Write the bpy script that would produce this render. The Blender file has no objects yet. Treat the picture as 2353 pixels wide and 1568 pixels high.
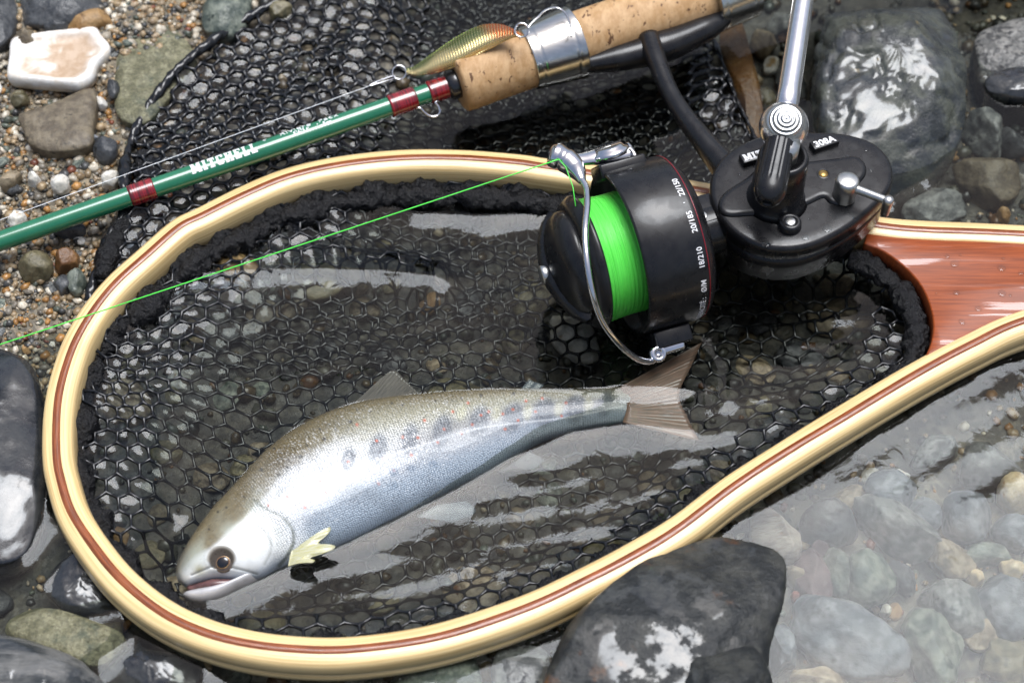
import bpy, bmesh, math, random
import numpy as np
from mathutils import Vector

# ------------------------------------------------------------------ camera, world, sun, exposure
S = 0.01                                   # the script thinks in centimetres
PITCH, DIST, LENS = math.radians(55), 55.0, 60.0
W0, H0 = 2352.0, 1568.0
FPX = LENS / 36.0 * W0
CAM = np.array([0, -DIST * math.cos(PITCH), DIST * math.sin(PITCH)])
RIGHT = np.array([1.0, 0, 0])
FWD = np.array([0, math.cos(PITCH), -math.sin(PITCH)])
UPV = np.array([0, math.sin(PITCH), math.cos(PITCH)])
scene = bpy.context.scene
col = scene.collection

cam_d = bpy.data.cameras.new('camera'); cam_d.lens = LENS; cam_d.sensor_width = 36
cam_d.clip_start = 0.01; cam_d.clip_end = 50
cam_d.dof.use_dof = True; cam_d.dof.focus_distance = 0.535; cam_d.dof.aperture_fstop = 12.0
cam_o = bpy.data.objects.new('camera', cam_d); col.objects.link(cam_o)
cam_o.location = Vector(CAM * S); cam_o.rotation_euler = (math.pi / 2 - PITCH, 0, 0)
scene.camera = cam_o

def raydir(px, py):
    d = RIGHT * (px - W0 / 2) / FPX + UPV * (H0 / 2 - py) / FPX + FWD
    return d / np.linalg.norm(d)
def P(px, py, z=0.0):                      # the point at height z (cm) seen at that place of the photograph
    d = raydir(px, py); t = (z - CAM[2]) / d[2]
    return CAM + d * t
def proj(V):                               # world cm -> photograph coordinates
    D = np.asarray(V) - CAM
    w = D @ FWD
    return np.stack([W0 / 2 + FPX * (D @ RIGHT) / w, H0 / 2 - FPX * (D @ UPV) / w], -1)

SUN_PX = (1850, 2660)
sd = raydir(*SUN_PX); SUN = np.array([sd[0], sd[1], -sd[2]])
sun_d = bpy.data.lights.new('sun', 'SUN'); sun_d.energy = 1.5; sun_d.angle = math.radians(37); sun_d.color = (0.85, 0.92, 1.0)
sun_o = bpy.data.objects.new('sun', sun_d); col.objects.link(sun_o)
sun_o.rotation_euler = Vector(SUN).to_track_quat('Z', 'Y').to_euler(); sun_o.location = (0, 0, 2)
world = bpy.data.worlds.new('World'); scene.world = world; world.use_nodes = True
wn = world.node_tree; bg = wn.nodes['Background']
sky = wn.nodes.new('ShaderNodeTexSky'); sky.sky_type = 'NISHITA'; sky.sun_disc = False
sky.sun_elevation = math.asin(SUN[2]); sky.sun_rotation = math.atan2(SUN[0], SUN[1])
sky.air_density = 1.0; sky.dust_density = 6.0; sky.ozone_density = 0.6
wn.links.new(sky.outputs[0], bg.inputs[0]); bg.inputs[1].default_value = 0.06
vs = scene.view_settings
vs.view_transform = 'Standard'; vs.look = 'None'; vs.exposure = 1.22; vs.gamma = 1.0; vs.use_curve_mapping = False
scene.cycles.use_denoising = True
scene.cycles.max_bounces = 10; scene.cycles.transparent_max_bounces = 24
scene.cycles.sample_clamp_indirect = 6.0; scene.cycles.caustics_reflective = False; scene.cycles.caustics_refractive = False

# ------------------------------------------------------------------ helpers
RNG = np.random.default_rng(7)
def nz(v): v = np.asarray(v, float); return v / (np.linalg.norm(v, axis=-1, keepdims=True) + 1e-12)
def smooth(a, b, x): t = np.clip((x - a) / (b - a), 0, 1); return t * t * (3 - 2 * t)
def wob(Q, freq, seed, n=9):               # smooth wobble of about unit size
    r = np.random.default_rng(seed); Q = np.asarray(Q, float); d = Q.shape[-1]
    k = nz(r.normal(size=(n, d))) * freq * r.uniform(0.6, 1.6, (n, 1)); ph = r.uniform(0, 6.28, n)
    return np.sin(Q @ k.T + ph).sum(-1) * math.sqrt(2.0 / n) * 0.7
def vnoise(Q, seed=0):                     # hashed value noise, 0..1
    Q = np.asarray(Q, float)
    if Q.shape[-1] == 2: Q = np.concatenate([Q, np.zeros(Q.shape[:-1] + (1,))], -1)
    i = np.floor(Q).astype(np.int64); f = Q - i; f = f * f * (3 - 2 * f); out = 0
    for dx in (0, 1):
        for dy in (0, 1):
            for dz in (0, 1):
                h = (i[..., 0] + dx) * 374761393 + (i[..., 1] + dy) * 668265263 + (i[..., 2] + dz) * 2147483647 + seed * 974711
                h = (h ^ (h >> 13)) * 1274126177; h = (h ^ (h >> 16)) & 0xffff
                out = out + h / 65535.0 * (f[..., 0] if dx else 1 - f[..., 0]) * (f[..., 1] if dy else 1 - f[..., 1]) * (f[..., 2] if dz else 1 - f[..., 2])
    return out
def fbm(Q, seed=0, o=4):
    Q = np.asarray(Q, float); return sum(vnoise(Q * 2 ** k, seed + k) * 0.5 ** (k + 1) for k in range(o)) / (1 - 0.5 ** o)
def crom(pts, n, closed=False):            # smooth resampling, evenly spaced
    p = np.asarray(pts, float)
    q = np.vstack([p[-1], p, p[0], p[1]]) if closed else np.vstack([2 * p[0] - p[1], p, 2 * p[-1] - p[-2]])
    out = []
    for i in range(1, len(q) - 2):
        t = np.linspace(0, 1, 24, endpoint=False)[:, None]
        a, b, c, d = q[i - 1], q[i], q[i + 1], q[i + 2]
        out.append(0.5 * (2 * b + (c - a) * t + (2 * a - 5 * b + 4 * c - d) * t ** 2 + (3 * b - a - 3 * c + d) * t ** 3))
    o = np.vstack(out + [q[-2][None]])
    s = np.concatenate([[0], np.cumsum(np.linalg.norm(np.diff(o[:, :3], axis=0), axis=1))])
    u = np.linspace(0, s[-1], n, endpoint=not closed)
    return np.stack([np.interp(u, s, o[:, k]) for k in range(o.shape[1])], 1)
def segdist(Q, line):                      # distance in plan to a polyline
    Q = np.asarray(Q)[:, :2]; line = np.asarray(line)[:, :2]; best = np.full(len(Q), 1e9)
    for a, b in zip(line[:-1], line[1:]):
        ab = b - a; t = np.clip(((Q - a) @ ab) / (ab @ ab + 1e-12), 0, 1)
        best = np.minimum(best, np.hypot(*(Q - a - t[:, None] * ab).T))
    return best
def inside(Q, poly):
    Q = np.asarray(Q)[:, :2]; poly = np.asarray(poly)[:, :2]; r = np.zeros(len(Q), bool)
    for (x1, y1), (x2, y2) in zip(poly, np.roll(poly, -1, 0)):
        c = (y1 > Q[:, 1]) != (y2 > Q[:, 1])
        with np.errstate(divide='ignore', invalid='ignore'):
            r ^= c & (Q[:, 0] < (x2 - x1) * (Q[:, 1] - y1) / (y2 - y1) + x1)
    return r

BASE = {}
def _mesh(name, V, F, mats, smooth_shade=True, uv=None, cols=None, midx=None):
    me = bpy.data.meshes.new(name)
    me.from_pydata(np.asarray(V, float).tolist(), [], [tuple(int(i) for i in f) for f in F])
    if not isinstance(mats, (list, tuple)): mats = [mats]
    for m in mats: me.materials.append(m)
    if midx is not None: me.polygons.foreach_set('material_index', np.asarray(midx, np.int32))
    if smooth_shade: me.polygons.foreach_set('use_smooth', np.ones(len(me.polygons), bool))
    if uv is not None:
        l = me.uv_layers.new(name='UVMap'); vi = np.zeros(len(me.loops), np.int32); me.loops.foreach_get('vertex_index', vi)
        l.data.foreach_set('uv', np.asarray(uv, np.float32)[vi].ravel())
    for k, c in (cols or {}).items():
        a = me.color_attributes.new(k, 'FLOAT_COLOR', 'POINT'); c = np.asarray(c, np.float32)
        if c.shape[1] == 3: c = np.hstack([c, np.ones((len(c), 1), np.float32)])
        a.data.foreach_set('color', c.ravel())
    me.validate(); me.update()
    return me
def thing(name, label, cat, base, group=None):
    o = bpy.data.objects.new(name, None); col.objects.link(o); o.empty_display_size = 0.01
    base = np.asarray(base, float); o.location = Vector(base * S); BASE[o.name] = base
    o['label'] = label; o['category'] = cat
    if group: o['group'] = group
    return o
def part(name, V, F, mat, parent, **k):
    base = BASE[parent.name]; me = _mesh(name, (np.asarray(V) - base) * S, F, mat, **k)
    o = bpy.data.objects.new(name, me); col.objects.link(o); o.parent = parent; BASE[o.name] = base
    return o
def solo(name, V, F, mat, label=None, cat=None, group=None, kind=None, base=None, **k):
    V = np.asarray(V, float)
    if base is None: base = np.array([V[:, 0].mean(), V[:, 1].mean(), V[:, 2].min()])
    me = _mesh(name, (V - base) * S, F, mat, **k)
    o = bpy.data.objects.new(name, me); col.objects.link(o); o.location = Vector(np.asarray(base) * S); BASE[o.name] = np.asarray(base, float)
    if label: o['label'] = label
    if cat: o['category'] = cat
    if group: o['group'] = group
    if kind: o['kind'] = kind
    return o
def join(*pieces):
    V, F, n = [], [], 0
    for v, f in pieces:
        V.append(np.asarray(v)); F += [tuple(i + n for i in q) for q in f]; n += len(v)
    return np.vstack(V), F
def gridfaces(n, m, wrap=False):
    F = []
    for i in range(n - 1):
        for j in range(m if wrap else m - 1):
            k = (j + 1) % m; F.append((i * m + j, i * m + k, (i + 1) * m + k, (i + 1) * m + j))
    return F
def tube(pts, r, n=10, caps=True, closed=False, flat=None):
    p = np.asarray(pts, float); N = len(p); r = np.broadcast_to(np.asarray(r, float), (N,))
    t = nz(np.roll(p, -1, 0) - np.roll(p, 1, 0)) if closed else nz(np.gradient(p, axis=0))
    u = np.cross(t[0], [0, 0, 1.0]); u = np.cross(t[0], [0, 1.0, 0]) if np.linalg.norm(u) < 1e-3 else u
    U = [nz(u)]
    for i in range(1, N):
        u = U[-1] - t[i] * (U[-1] @ t[i]); U.append(nz(u))
    U = np.array(U); B = np.cross(t, U)
    a = np.arange(n) / n * 2 * math.pi
    f = 1.0 if flat is None else flat
    V = p[:, None] + r[:, None, None] * (np.cos(a)[None, :, None] * U[:, None] + f * np.sin(a)[None, :, None] * B[:, None])
    V = V.reshape(-1, 3); F = gridfaces(N, n, True)
    if closed: F += [((N - 1) * n + j, (N - 1) * n + (j + 1) % n, (j + 1) % n, j) for j in range(n)]
    elif caps: F += [tuple(range(n))[::-1], tuple((N - 1) * n + j for j in range(n))]
    return V, F
def lathe(o, axis, prof, n=48, caps=True, ref=None):
    o = np.asarray(o, float); a = nz(axis); ref = np.array([0, 0, 1.0]) if ref is None else ref
    u = np.cross(a, ref); u = np.cross(a, [0, 1.0, 0]) if np.linalg.norm(u) < 1e-3 else u
    u = nz(u); w = np.cross(a, u); th = np.arange(n) / n * 2 * math.pi
    prof = np.asarray(prof, float)
    V = o + prof[:, 0][:, None, None] * a + prof[:, 1][:, None, None] * (np.cos(th)[None, :, None] * u + np.sin(th)[None, :, None] * w)
    F = gridfaces(len(prof), n, True); V = V.reshape(-1, 3)
    if caps: F += [tuple(range(n))[::-1], tuple((len(prof) - 1) * n + j for j in range(n))]
    return V, F
def cyl(o, axis, r, h, n=40, bev=0.04):
    b = min(bev, r * 0.4, h * 0.4)
    return lathe(o, axis, [(0, r), (h - b, r), (h - b * 0.3, r - b * 0.3), (h, r - b), (h, r * 0.01)], n)
def offset2(poly, d):                      # move a closed plan outline outwards by d
    p = np.asarray(poly, float); t = nz(np.roll(p, -1, 0) - np.roll(p, 1, 0))
    n = np.stack([t[:, 1], -t[:, 0]], 1)
    area = np.sum(p[:, 0] * np.roll(p[:, 1], -1) - p[:, 1] * np.roll(p[:, 0], -1))
    return p + n * d * (1 if area > 0 else -1)
def slab(outline, prof, cap=True):         # outline Nx2 plan; prof: (offset, z) from bottom to top
    o = np.asarray(outline, float)[:, :2]
    area = np.sum(o[:, 0] * np.roll(o[:, 1], -1) - o[:, 1] * np.roll(o[:, 0], -1))
    if area < 0: o = o[::-1]
    V = []
    for d, z in prof: V.append(np.hstack([offset2(o, d), np.full((len(o), 1), z)]))
    n = len(o); F = gridfaces(len(prof), n, True)
    if cap: F += [tuple(range(n))[::-1], tuple((len(prof) - 1) * n + j for j in range(n))]
    return np.vstack(V), F
def box(o, ex, ey, ez, a, b, c, bev=0.04):  # box with bevelled edges in a frame; half sizes a b c
    bev = min(bev, a * .45, b * .45, c * .45)
    V = []; F = []
    bm = bmesh.new(); bmesh.ops.create_cube(bm, size=2)
    for v in bm.verts: v.co = Vector((v.co.x * a, v.co.y * b, v.co.z * c))
    bmesh.ops.bevel(bm, geom=list(bm.edges) + list(bm.verts), offset=bev, segments=2, affect='EDGES', profile=0.5)
    bm.verts.index_update()
    L = np.array([v.co[:] for v in bm.verts]); F = [tuple(v.index for v in f.verts) for f in bm.faces]; bm.free()
    return np.asarray(o) + L[:, :1] * ex + L[:, 1:2] * ey + L[:, 2:] * ez, F
_ICO = {}
def ico(sub):
    if sub not in _ICO:
        bm = bmesh.new(); bmesh.ops.create_icosphere(bm, subdivisions=sub, radius=1.0); bm.verts.index_update()
        _ICO[sub] = (np.array([v.co[:] for v in bm.verts]), [tuple(v.index for v in f.verts) for f in bm.faces]); bm.free()
    return _ICO[sub]
def rotz(a): c, s = math.cos(a), math.sin(a); return np.array([[c, -s, 0], [s, c, 0], [0, 0, 1.0]])
def rock_shape(seed, sub=3, angular=0.5, rough=0.06):
    r = np.random.default_rng(seed); V, F = ico(sub); V = V.copy()
    for _ in range(int(4 + 9 * angular)):
        n = nz(r.normal(size=3)); d = r.uniform(0.62, 0.95) if angular > 0.3 else r.uniform(0.85, 1.0)
        V -= np.maximum(0, V @ n - d)[:, None] * n * 0.9
    V *= (1 + 0.10 * wob(V, 2.0, seed + 1) + rough * wob(V, 5.0, seed + 2) + rough * 0.4 * wob(V, 13.0, seed + 3))[:, None]
    return V, F

# ------------------------------------------------------------------ materials
def mat(name, base=(0.5, 0.5, 0.5), rough=0.5, metal=0.0, coat=0.0, coat_rough=0.05, spec=0.5, base2=None, scale=1.0, detail=6.0, lo=0.35, hi=0.65,
        stretch=(1, 1, 1), bump=0.0, bscale=4.0, bdist=0.05, attr=None, uv=False, rough2=None, rscale=1.0, rlo=.45, rhi=.6, alpha=1.0, base3=None, scale3=6.0, lo3=.6, hi3=.7, rot=(0, 0, 0), objrand=0.0, voro=0.0, vscale=3.0, wet=None):
    m = bpy.data.materials.new(name); m.use_nodes = True; nt = m.node_tree; N, L = nt.nodes, nt.links
    b = N['Principled BSDF']; b.inputs['Roughness'].default_value = rough; b.inputs['Metallic'].default_value = metal
    b.inputs['Coat Weight'].default_value = coat; b.inputs['Coat Roughness'].default_value = coat_rough
    b.inputs['Specular IOR Level'].default_value = spec; b.inputs['Alpha'].default_value = alpha
    tc = N.new('ShaderNodeTexCoord'); mp = N.new('ShaderNodeMapping')
    k = 1.0 if uv else 100.0
    mp.inputs['Scale'].default_value = (k * stretch[0], k * stretch[1], k * stretch[2]); mp.inputs['Rotation'].default_value = rot
    L.new(tc.outputs['UV' if uv else 'Object'], mp.inputs['Vector']); vec = mp.outputs[0]
    if objrand:
        oi = N.new('ShaderNodeObjectInfo'); ad = N.new('ShaderNodeVectorMath'); ad.operation = 'ADD'
        mu = N.new('ShaderNodeMath'); mu.operation = 'MULTIPLY'; mu.inputs[1].default_value = 57.0
        L.new(oi.outputs['Random'], mu.inputs[0]); L.new(mp.outputs[0], ad.inputs[0]); L.new(mu.outputs[0], ad.inputs[1]); vec = ad.outputs[0]
    def noise(sc, det=detail):
        t = N.new('ShaderNodeTexNoise'); t.inputs['Scale'].default_value = sc; t.inputs['Detail'].default_value = det; t.inputs['Roughness'].default_value = 0.6
        L.new(vec, t.inputs['Vector']); return t.outputs['Fac']
    def ramp(f, a, c):
        r = N.new('ShaderNodeMapRange'); r.interpolation_type = 'SMOOTHSTEP'; r.inputs['From Min'].default_value = a; r.inputs['From Max'].default_value = c
        L.new(f, r.inputs['Value']); return r.outputs[0]
    def mix(f, A, B, mode='MIX'):
        x = N.new('ShaderNodeMix'); x.data_type = 'RGBA'; x.blend_type = mode
        if hasattr(f, 'links'): L.new(f, x.inputs[0])
        else: x.inputs[0].default_value = f
        for s, v in ((x.inputs[6], A), (x.inputs[7], B)):
            if hasattr(v, 'links'): L.new(v, s)
            else: s.default_value = (*v[:3], 1)
        return x.outputs[2]
    c = None
    if attr:
        a = N.new('ShaderNodeAttribute'); a.attribute_name = attr; c = a.outputs['Color']
        if base2 is not None: c = mix(ramp(noise(scale), lo, hi), c, mix(1.0, c, base2, 'MULTIPLY'))
    elif base2 is not None: c = mix(ramp(noise(scale), lo, hi), base, base2)
    if base3 is not None: c = mix(ramp(noise(scale3), lo3, hi3), c if c is not None else base, base3)
    if voro:
        vt = N.new('ShaderNodeTexVoronoi'); vt.inputs['Scale'].default_value = vscale; L.new(vec, vt.inputs['Vector'])
        hs = N.new('ShaderNodeHueSaturation'); rr = N.new('ShaderNodeSeparateColor'); L.new(vt.outputs['Color'], rr.inputs[0])
        rm = N.new('ShaderNodeMapRange'); rm.inputs['To Min'].default_value = 1 - voro; rm.inputs['To Max'].default_value = 1 + voro; L.new(rr.outputs[0], rm.inputs['Value'])
        L.new(rm.outputs[0], hs.inputs['Value'])
        if c is None: hs.inputs['Color'].default_value = (*base, 1)
        else: L.new(c, hs.inputs['Color'])
        c = hs.outputs[0]
    if objrand:
        hs = N.new('ShaderNodeHueSaturation'); rm = N.new('ShaderNodeMapRange'); rm.inputs['To Min'].default_value = 1 - objrand; rm.inputs['To Max'].default_value = 1 + objrand
        L.new(oi.outputs['Random'], rm.inputs['Value']); L.new(rm.outputs[0], hs.inputs['Value'])
        if c is None: hs.inputs['Color'].default_value = (*base, 1)
        else: L.new(c, hs.inputs['Color'])
        c = hs.outputs[0]
    if c is None: b.inputs['Base Color'].default_value = (*base, 1)
    else: L.new(c, b.inputs['Base Color'])
    if rough2 is not None:
        rr = N.new('ShaderNodeMapRange'); rr.inputs['To Min'].default_value = rough; rr.inputs['To Max'].default_value = rough2
        L.new(ramp(noise(rscale), rlo, rhi), rr.inputs['Value']); L.new(rr.outputs[0], b.inputs['Roughness'])
    if bump:
        bp = N.new('ShaderNodeBump'); bp.inputs['Strength'].default_value = bump; bp.inputs['Distance'].default_value = bdist * S
        L.new(noise(bscale, 8.0), bp.inputs['Height']); L.new(bp.outputs[0], b.inputs['Normal'])
        if coat and wet is None: L.new(bp.outputs[0], b.inputs['Coat Normal'])
    if wet is not None:                    # film of water lying on part of the surface
        L.new(ramp(noise(wet[0], 5.0), wet[1], wet[2]), b.inputs['Coat Weight'])
    return m
def water_mat(name, tint, ior=1.4, bump=0.15, bscale=1.2, bdist=0.05, rough=0.0):
    m = bpy.data.materials.new(name); m.use_nodes = True; nt = m.node_tree; N, L = nt.nodes, nt.links
    N.remove(N['Principled BSDF']); out = N['Material Output']
    tr = N.new('ShaderNodeBsdfTransparent'); tr.inputs[0].default_value = (*tint, 1)
    gl = N.new('ShaderNodeBsdfGlossy'); gl.inputs['Roughness'].default_value = rough; gl.inputs[0].default_value = (1, 1, 1, 1)
    fr = N.new('ShaderNodeFresnel'); fr.inputs['IOR'].default_value = ior
    mx = N.new('ShaderNodeMixShader'); L.new(fr.outputs[0], mx.inputs[0]); L.new(tr.outputs[0], mx.inputs[1]); L.new(gl.outputs[0], mx.inputs[2]); L.new(mx.outputs[0], out.inputs[0])
    if bump:
        tc = N.new('ShaderNodeTexCoord'); mp = N.new('ShaderNodeMapping'); mp.inputs['Scale'].default_value = (100, 100, 100); L.new(tc.outputs['Object'], mp.inputs[0])
        t = N.new('ShaderNodeTexNoise'); t.inputs['Scale'].default_value = bscale; t.inputs['Detail'].default_value = 3; t.inputs['Distortion'].default_value = 0.8; L.new(mp.outputs[0], t.inputs['Vector'])
        bp = N.new('ShaderNodeBump'); bp.inputs['Strength'].default_value = bump; bp.inputs['Distance'].default_value = bdist * S; L.new(t.outputs['Fac'], bp.inputs['Height'])
        L.new(bp.outputs[0], gl.inputs['Normal']); L.new(bp.outputs[0], fr.inputs['Normal'])
    return m

# ------------------------------------------------------------------ layout of the place
ZT = 1.15                                   # top of the net hoop
HOOP_PX = [(3300, 640), (2900, 585), (2600, 552), (2351, 537), (2234, 531), (2134, 527), (2034, 519), (1900, 497), (1750, 466), (1588, 433), (1450, 409), (1344, 395), (1247, 382), (1184, 373), (1051, 363), (918, 363), (784, 377),
           (667, 403), (567, 443), (467, 493), (410, 522), (333, 589), (267, 649), (217, 709), (177, 776), (153, 842), (137, 906), (130, 972), (131, 1045), (142, 1101),
           (167, 1178), (213, 1255), (277, 1331), (367, 1401), (467, 1448), (567, 1476), (667, 1490), (784, 1493), (918, 1478), (1051, 1448), (1218, 1391), (1351, 1328), (1451, 1275),
           (1568, 1206), (1684, 1118), (1801, 1043), (1901, 979), (2034, 899), (2134, 842), (2234, 789), (2351, 737), (2600, 665), (2900, 655), (3300, 690)]
HOOP = crom([P(x, y, ZT) for x, y in HOOP_PX], 900)
ht = nz(np.gradient(HOOP[:, :2], axis=0)); HOUT = np.stack([ht[:, 1], -ht[:, 0]], 1)
HS = np.concatenate([[0], np.cumsum(np.linalg.norm(np.diff(HOOP, axis=0), axis=1))])
ARC_PX = [(1985, 556), (2035, 578), (2085, 617), (2120, 660), (2140, 712), (2144, 758), (2132, 802), (2105, 842), (2068, 876)]
ARC = crom([P(x, y, ZT) for x, y in ARC_PX], 60); HOOPD = HOOP[::8]
i0 = int(np.argmin(np.linalg.norm(HOOP - P(1985, 512, ZT), axis=1))); i1 = int(np.argmin(np.linalg.norm(HOOP - P(2060, 885, ZT), axis=1)))
INNER = HOOP[i0:i1 + 1].copy(); INNER[:, :2] -= HOUT[i0:i1 + 1] * 0.42      # inner edge of the hoop in plan
RIM = np.vstack([INNER, ARC[::-1]])                                         # closed opening of the net
RIMD = np.vstack([INNER[::7], ARC[::-6]])
BED_PTS = [(0, 0, 1.5), (300, 100, 1.35), (150, 400, .7), (0, 700, .25), (150, 700, .15), (190, 850, -.4), (50, 1000, -.8), (100, 1400, -1.3), (400, 1540, -1.7), (700, 1100, -1.9), (1000, 700, -1.9),
           (1400, 900, -1.9), (1900, 850, -1.9), (700, 200, .55), (500, 350, .25), (900, 330, -.4), (850, 120, .4), (1010, 60, -1.0), (1200, 300, -1.3), (1500, 250, -1.5), (1800, 150, -1.7), (2250, 200, -1.4), (2200, 450, -1.5), (1900, 1200, -2.6),
           (2300, 1000, -2.6), (2200, 1500, -3.0), (1700, 1450, -2.7), (1100, 1540, -1.9), (600, 0, 1.2), (880, 0, .5), (1200, 0, -1.3), (700, 1480, -1.8), (2352, 750, -2.2), (-400, 300, 1.2), (300, -500, 2.2), (1300, -500, -1.2), (2700, 0, -1.6), (2800, 1500, -3), (-300, 1300, -1.3)]
BED_W = np.array([[*P(x, y, 0)[:2], z] for x, y, z in BED_PTS])
def bed_z(Q):
    Q = np.asarray(Q, float)[:, :2]
    d2 = ((Q[:, None] - BED_W[None, :, :2]) ** 2).sum(-1) + 0.4
    w = d2 ** -1.5
    return (w * BED_W[:, 2]).sum(1) / w.sum(1)
def uneven(lo, a, b, hi, step, coarse):
    return np.concatenate([a - np.geomspace(coarse, a - lo, 14)[::-1], np.arange(a, b, step), b + np.geomspace(coarse, hi - b, 14)])

# ------------------------------------------------------------------ stone materials
def stone(name, c1, c2, c3=None, scale=0.9, rough=0.42, rough2=0.3, bump=0.8, lo3=.60, hi3=.68, scale3=2.0, objrand=0.0, stretch=(1, 1, 1), rot=(0, 0, 0), bscale=5.0, bdist=.07, wet=None, speck=.12, vscale=13.0):
    return mat(name, c1, rough, base2=c2, scale=scale, base3=c3, scale3=scale3, lo3=lo3, hi3=hi3, rough2=rough2, rscale=1.3, bump=bump, bscale=bscale, bdist=bdist, coat=.0 if wet is None else .5, coat_rough=.13, spec=.5 if wet is None else .25, objrand=objrand, stretch=stretch, rot=rot, detail=12, wet=wet, voro=speck, vscale=vscale, lo=.40, hi=.60)
SM = {
 'slate': stone('wet_dark_slate', (.020, .022, .023), (.046, .047, .043), (.15, .060, .016), scale=1.4, lo3=.60, hi3=.74, scale3=.6, rough=.42, rough2=.30, bump=.9, wet=(.70, .515, .56)),
 'wetblack': stone('wet_black_rock', (.014, .016, .020), (.034, .036, .037), (.30, .12, .02), scale=.8, lo3=.70, hi3=.73, scale3=1.6, rough=.3, rough2=.2, bump=.5, bscale=2.5, wet=(.40, .38, .43)),
 'wetgrey': stone('wet_grey_green_rock', (.028, .032, .034), (.062, .067, .055), (.20, .14, .04), scale=1.1, lo3=.66, hi3=.74, scale3=1.4, rough=.35, rough2=.22, bump=.9, bscale=2.2, bdist=.12, wet=(.45, .44, .49)),
 'banded': stone('banded_dark_rock', (.026, .03, .033), (.12, .12, .115), None, scale=1.1, stretch=(.25, 1.6, 1.6), rot=(0, 0, .5), rough=.4, rough2=.25, wet=(.6, .5, .54)),
 'olive': stone('olive_flat_stone', (.115, .11, .06), (.20, .19, .115), (.075, .085, .055), scale=2.6, scale3=1.1, lo3=.52, hi3=.66, rough=.6, rough2=.45, bump=1.2, bscale=8, speck=.3),
 'olivesub': stone('olive_brown_stone', (.085, .075, .040), (.15, .13, .075), (.045, .045, .03), scale=2.2, scale3=1.4, rough=.4, rough2=.3, objrand=.25),
 'brown': stone('brown_flat_stone', (.085, .066, .043), (.16, .13, .085), (.045, .036, .025), scale=2.2, rough=.6, rough2=.45, objrand=.2),
 'ochre': stone('ochre_stone', (.26, .14, .045), (.34, .21, .09), (.12, .06, .02), scale=1.6, rough=.5, rough2=.4, objrand=.15),
 'grey': stone('grey_stone', (.07, .075, .075), (.20, .205, .195), (.035, .037, .04), scale=2.0, rough=.45, rough2=.3, objrand=.25),
 'greygreen': stone('grey_green_stone', (.06, .078, .066), (.19, .21, .17), (.03, .04, .034), scale=1.9, scale3=1.6, rough=.45, rough2=.3, objrand=.25),
 'darkgrey': stone('dark_grey_stone', (.036, .039, .043), (.075, .078, .08), (.02, .02, .02), scale=1.6, rough=.4, rough2=.25, objrand=.25),
 'tan': stone('tan_stone', (.17, .13, .08), (.34, .275, .185), (.09, .06, .03), scale=2.4, rough=.5, rough2=.35, objrand=.2),
 'white': stone('white_quartz', (.55, .52, .45), (.68, .66, .61), (.38, .25, .11), scale=1.8, rough=.45, rough2=.3, lo3=.58, hi3=.70, objrand=.18, speck=.12),
 'cream': stone('cream_pebble', (.55, .42, .25), (.64, .53, .36), (.45, .20, .07), scale=1.4, rough=.45, rough2=.3, scale3=1.6, speck=.12),
 'red': stone('brick_red_stone', (.22, .065, .04), (.30, .11, .07), None, scale=2, rough=.5, rough2=.4, objrand=.2),
 'maroon': stone('maroon_stone', (.085, .052, .055), (.13, .085, .085), None, scale=1.8, rough=.4, rough2=.3),
 'pink': stone('pinkish_striped_stone', (.38, .33, .28), (.20, .16, .14), (.33, .20, .13), scale=1.0, stretch=(.5, 2.6, 1), rot=(0, 0, .6), rough=.4, rough2=.3),
 'rust': stone('rust_brown_stone', (.12, .055, .02), (.19, .10, .04), (.05, .03, .015), scale=1.4, rough=.35, rough2=.2),
 'speckle': stone('speckled_grey_rock', (.09, .09, .085), (.20, .195, .18), (.035, .035, .035), scale=2.6, scale3=4, lo3=.5, hi3=.58, rough=.5, rough2=.3, bump=1.0),
 'bluegrey': stone('blue_grey_stone', (.085, .098, .115), (.20, .215, .235), (.05, .056, .065), scale=1.5, rough=.4, rough2=.3, objrand=.2, speck=.15),
}
# ------------------------------------------------------------------ stream bed
gx = uneven(-160, -26, 26, 160, .22, 2.0); gy = uneven(-150, -16, 21, 190, .22, 2.0)
GX, GY = np.meshgrid(gx, gy); Q = np.stack([GX.ravel(), GY.ravel()], 1)
bz = bed_z(Q) + .10 * (fbm(Q * .9, 3) - .5) + .16 * (fbm(Q * 2.6, 5) - .5)
bedmat = mat('sandy_stream_bed', attr='Col', rough=.55, base2=(.42, .46, .55), scale=1.3, bump=.8, bscale=7, bdist=.08, rough2=.3, rscale=2, voro=.45, vscale=6.0)
solo('stream_bed', np.column_stack([Q, bz]), gridfaces(len(gy), len(gx)), bedmat, kind='structure', base=(0, 0, 0), cols={'Col': np.array([.055, .050, .036]) + smooth(-.5, .15, bz)[:, None] * np.array([.15, .115, .068]) + smooth(-2.1, -2.5, bz)[:, None] * np.array([.06, .05, .035])})

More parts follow.
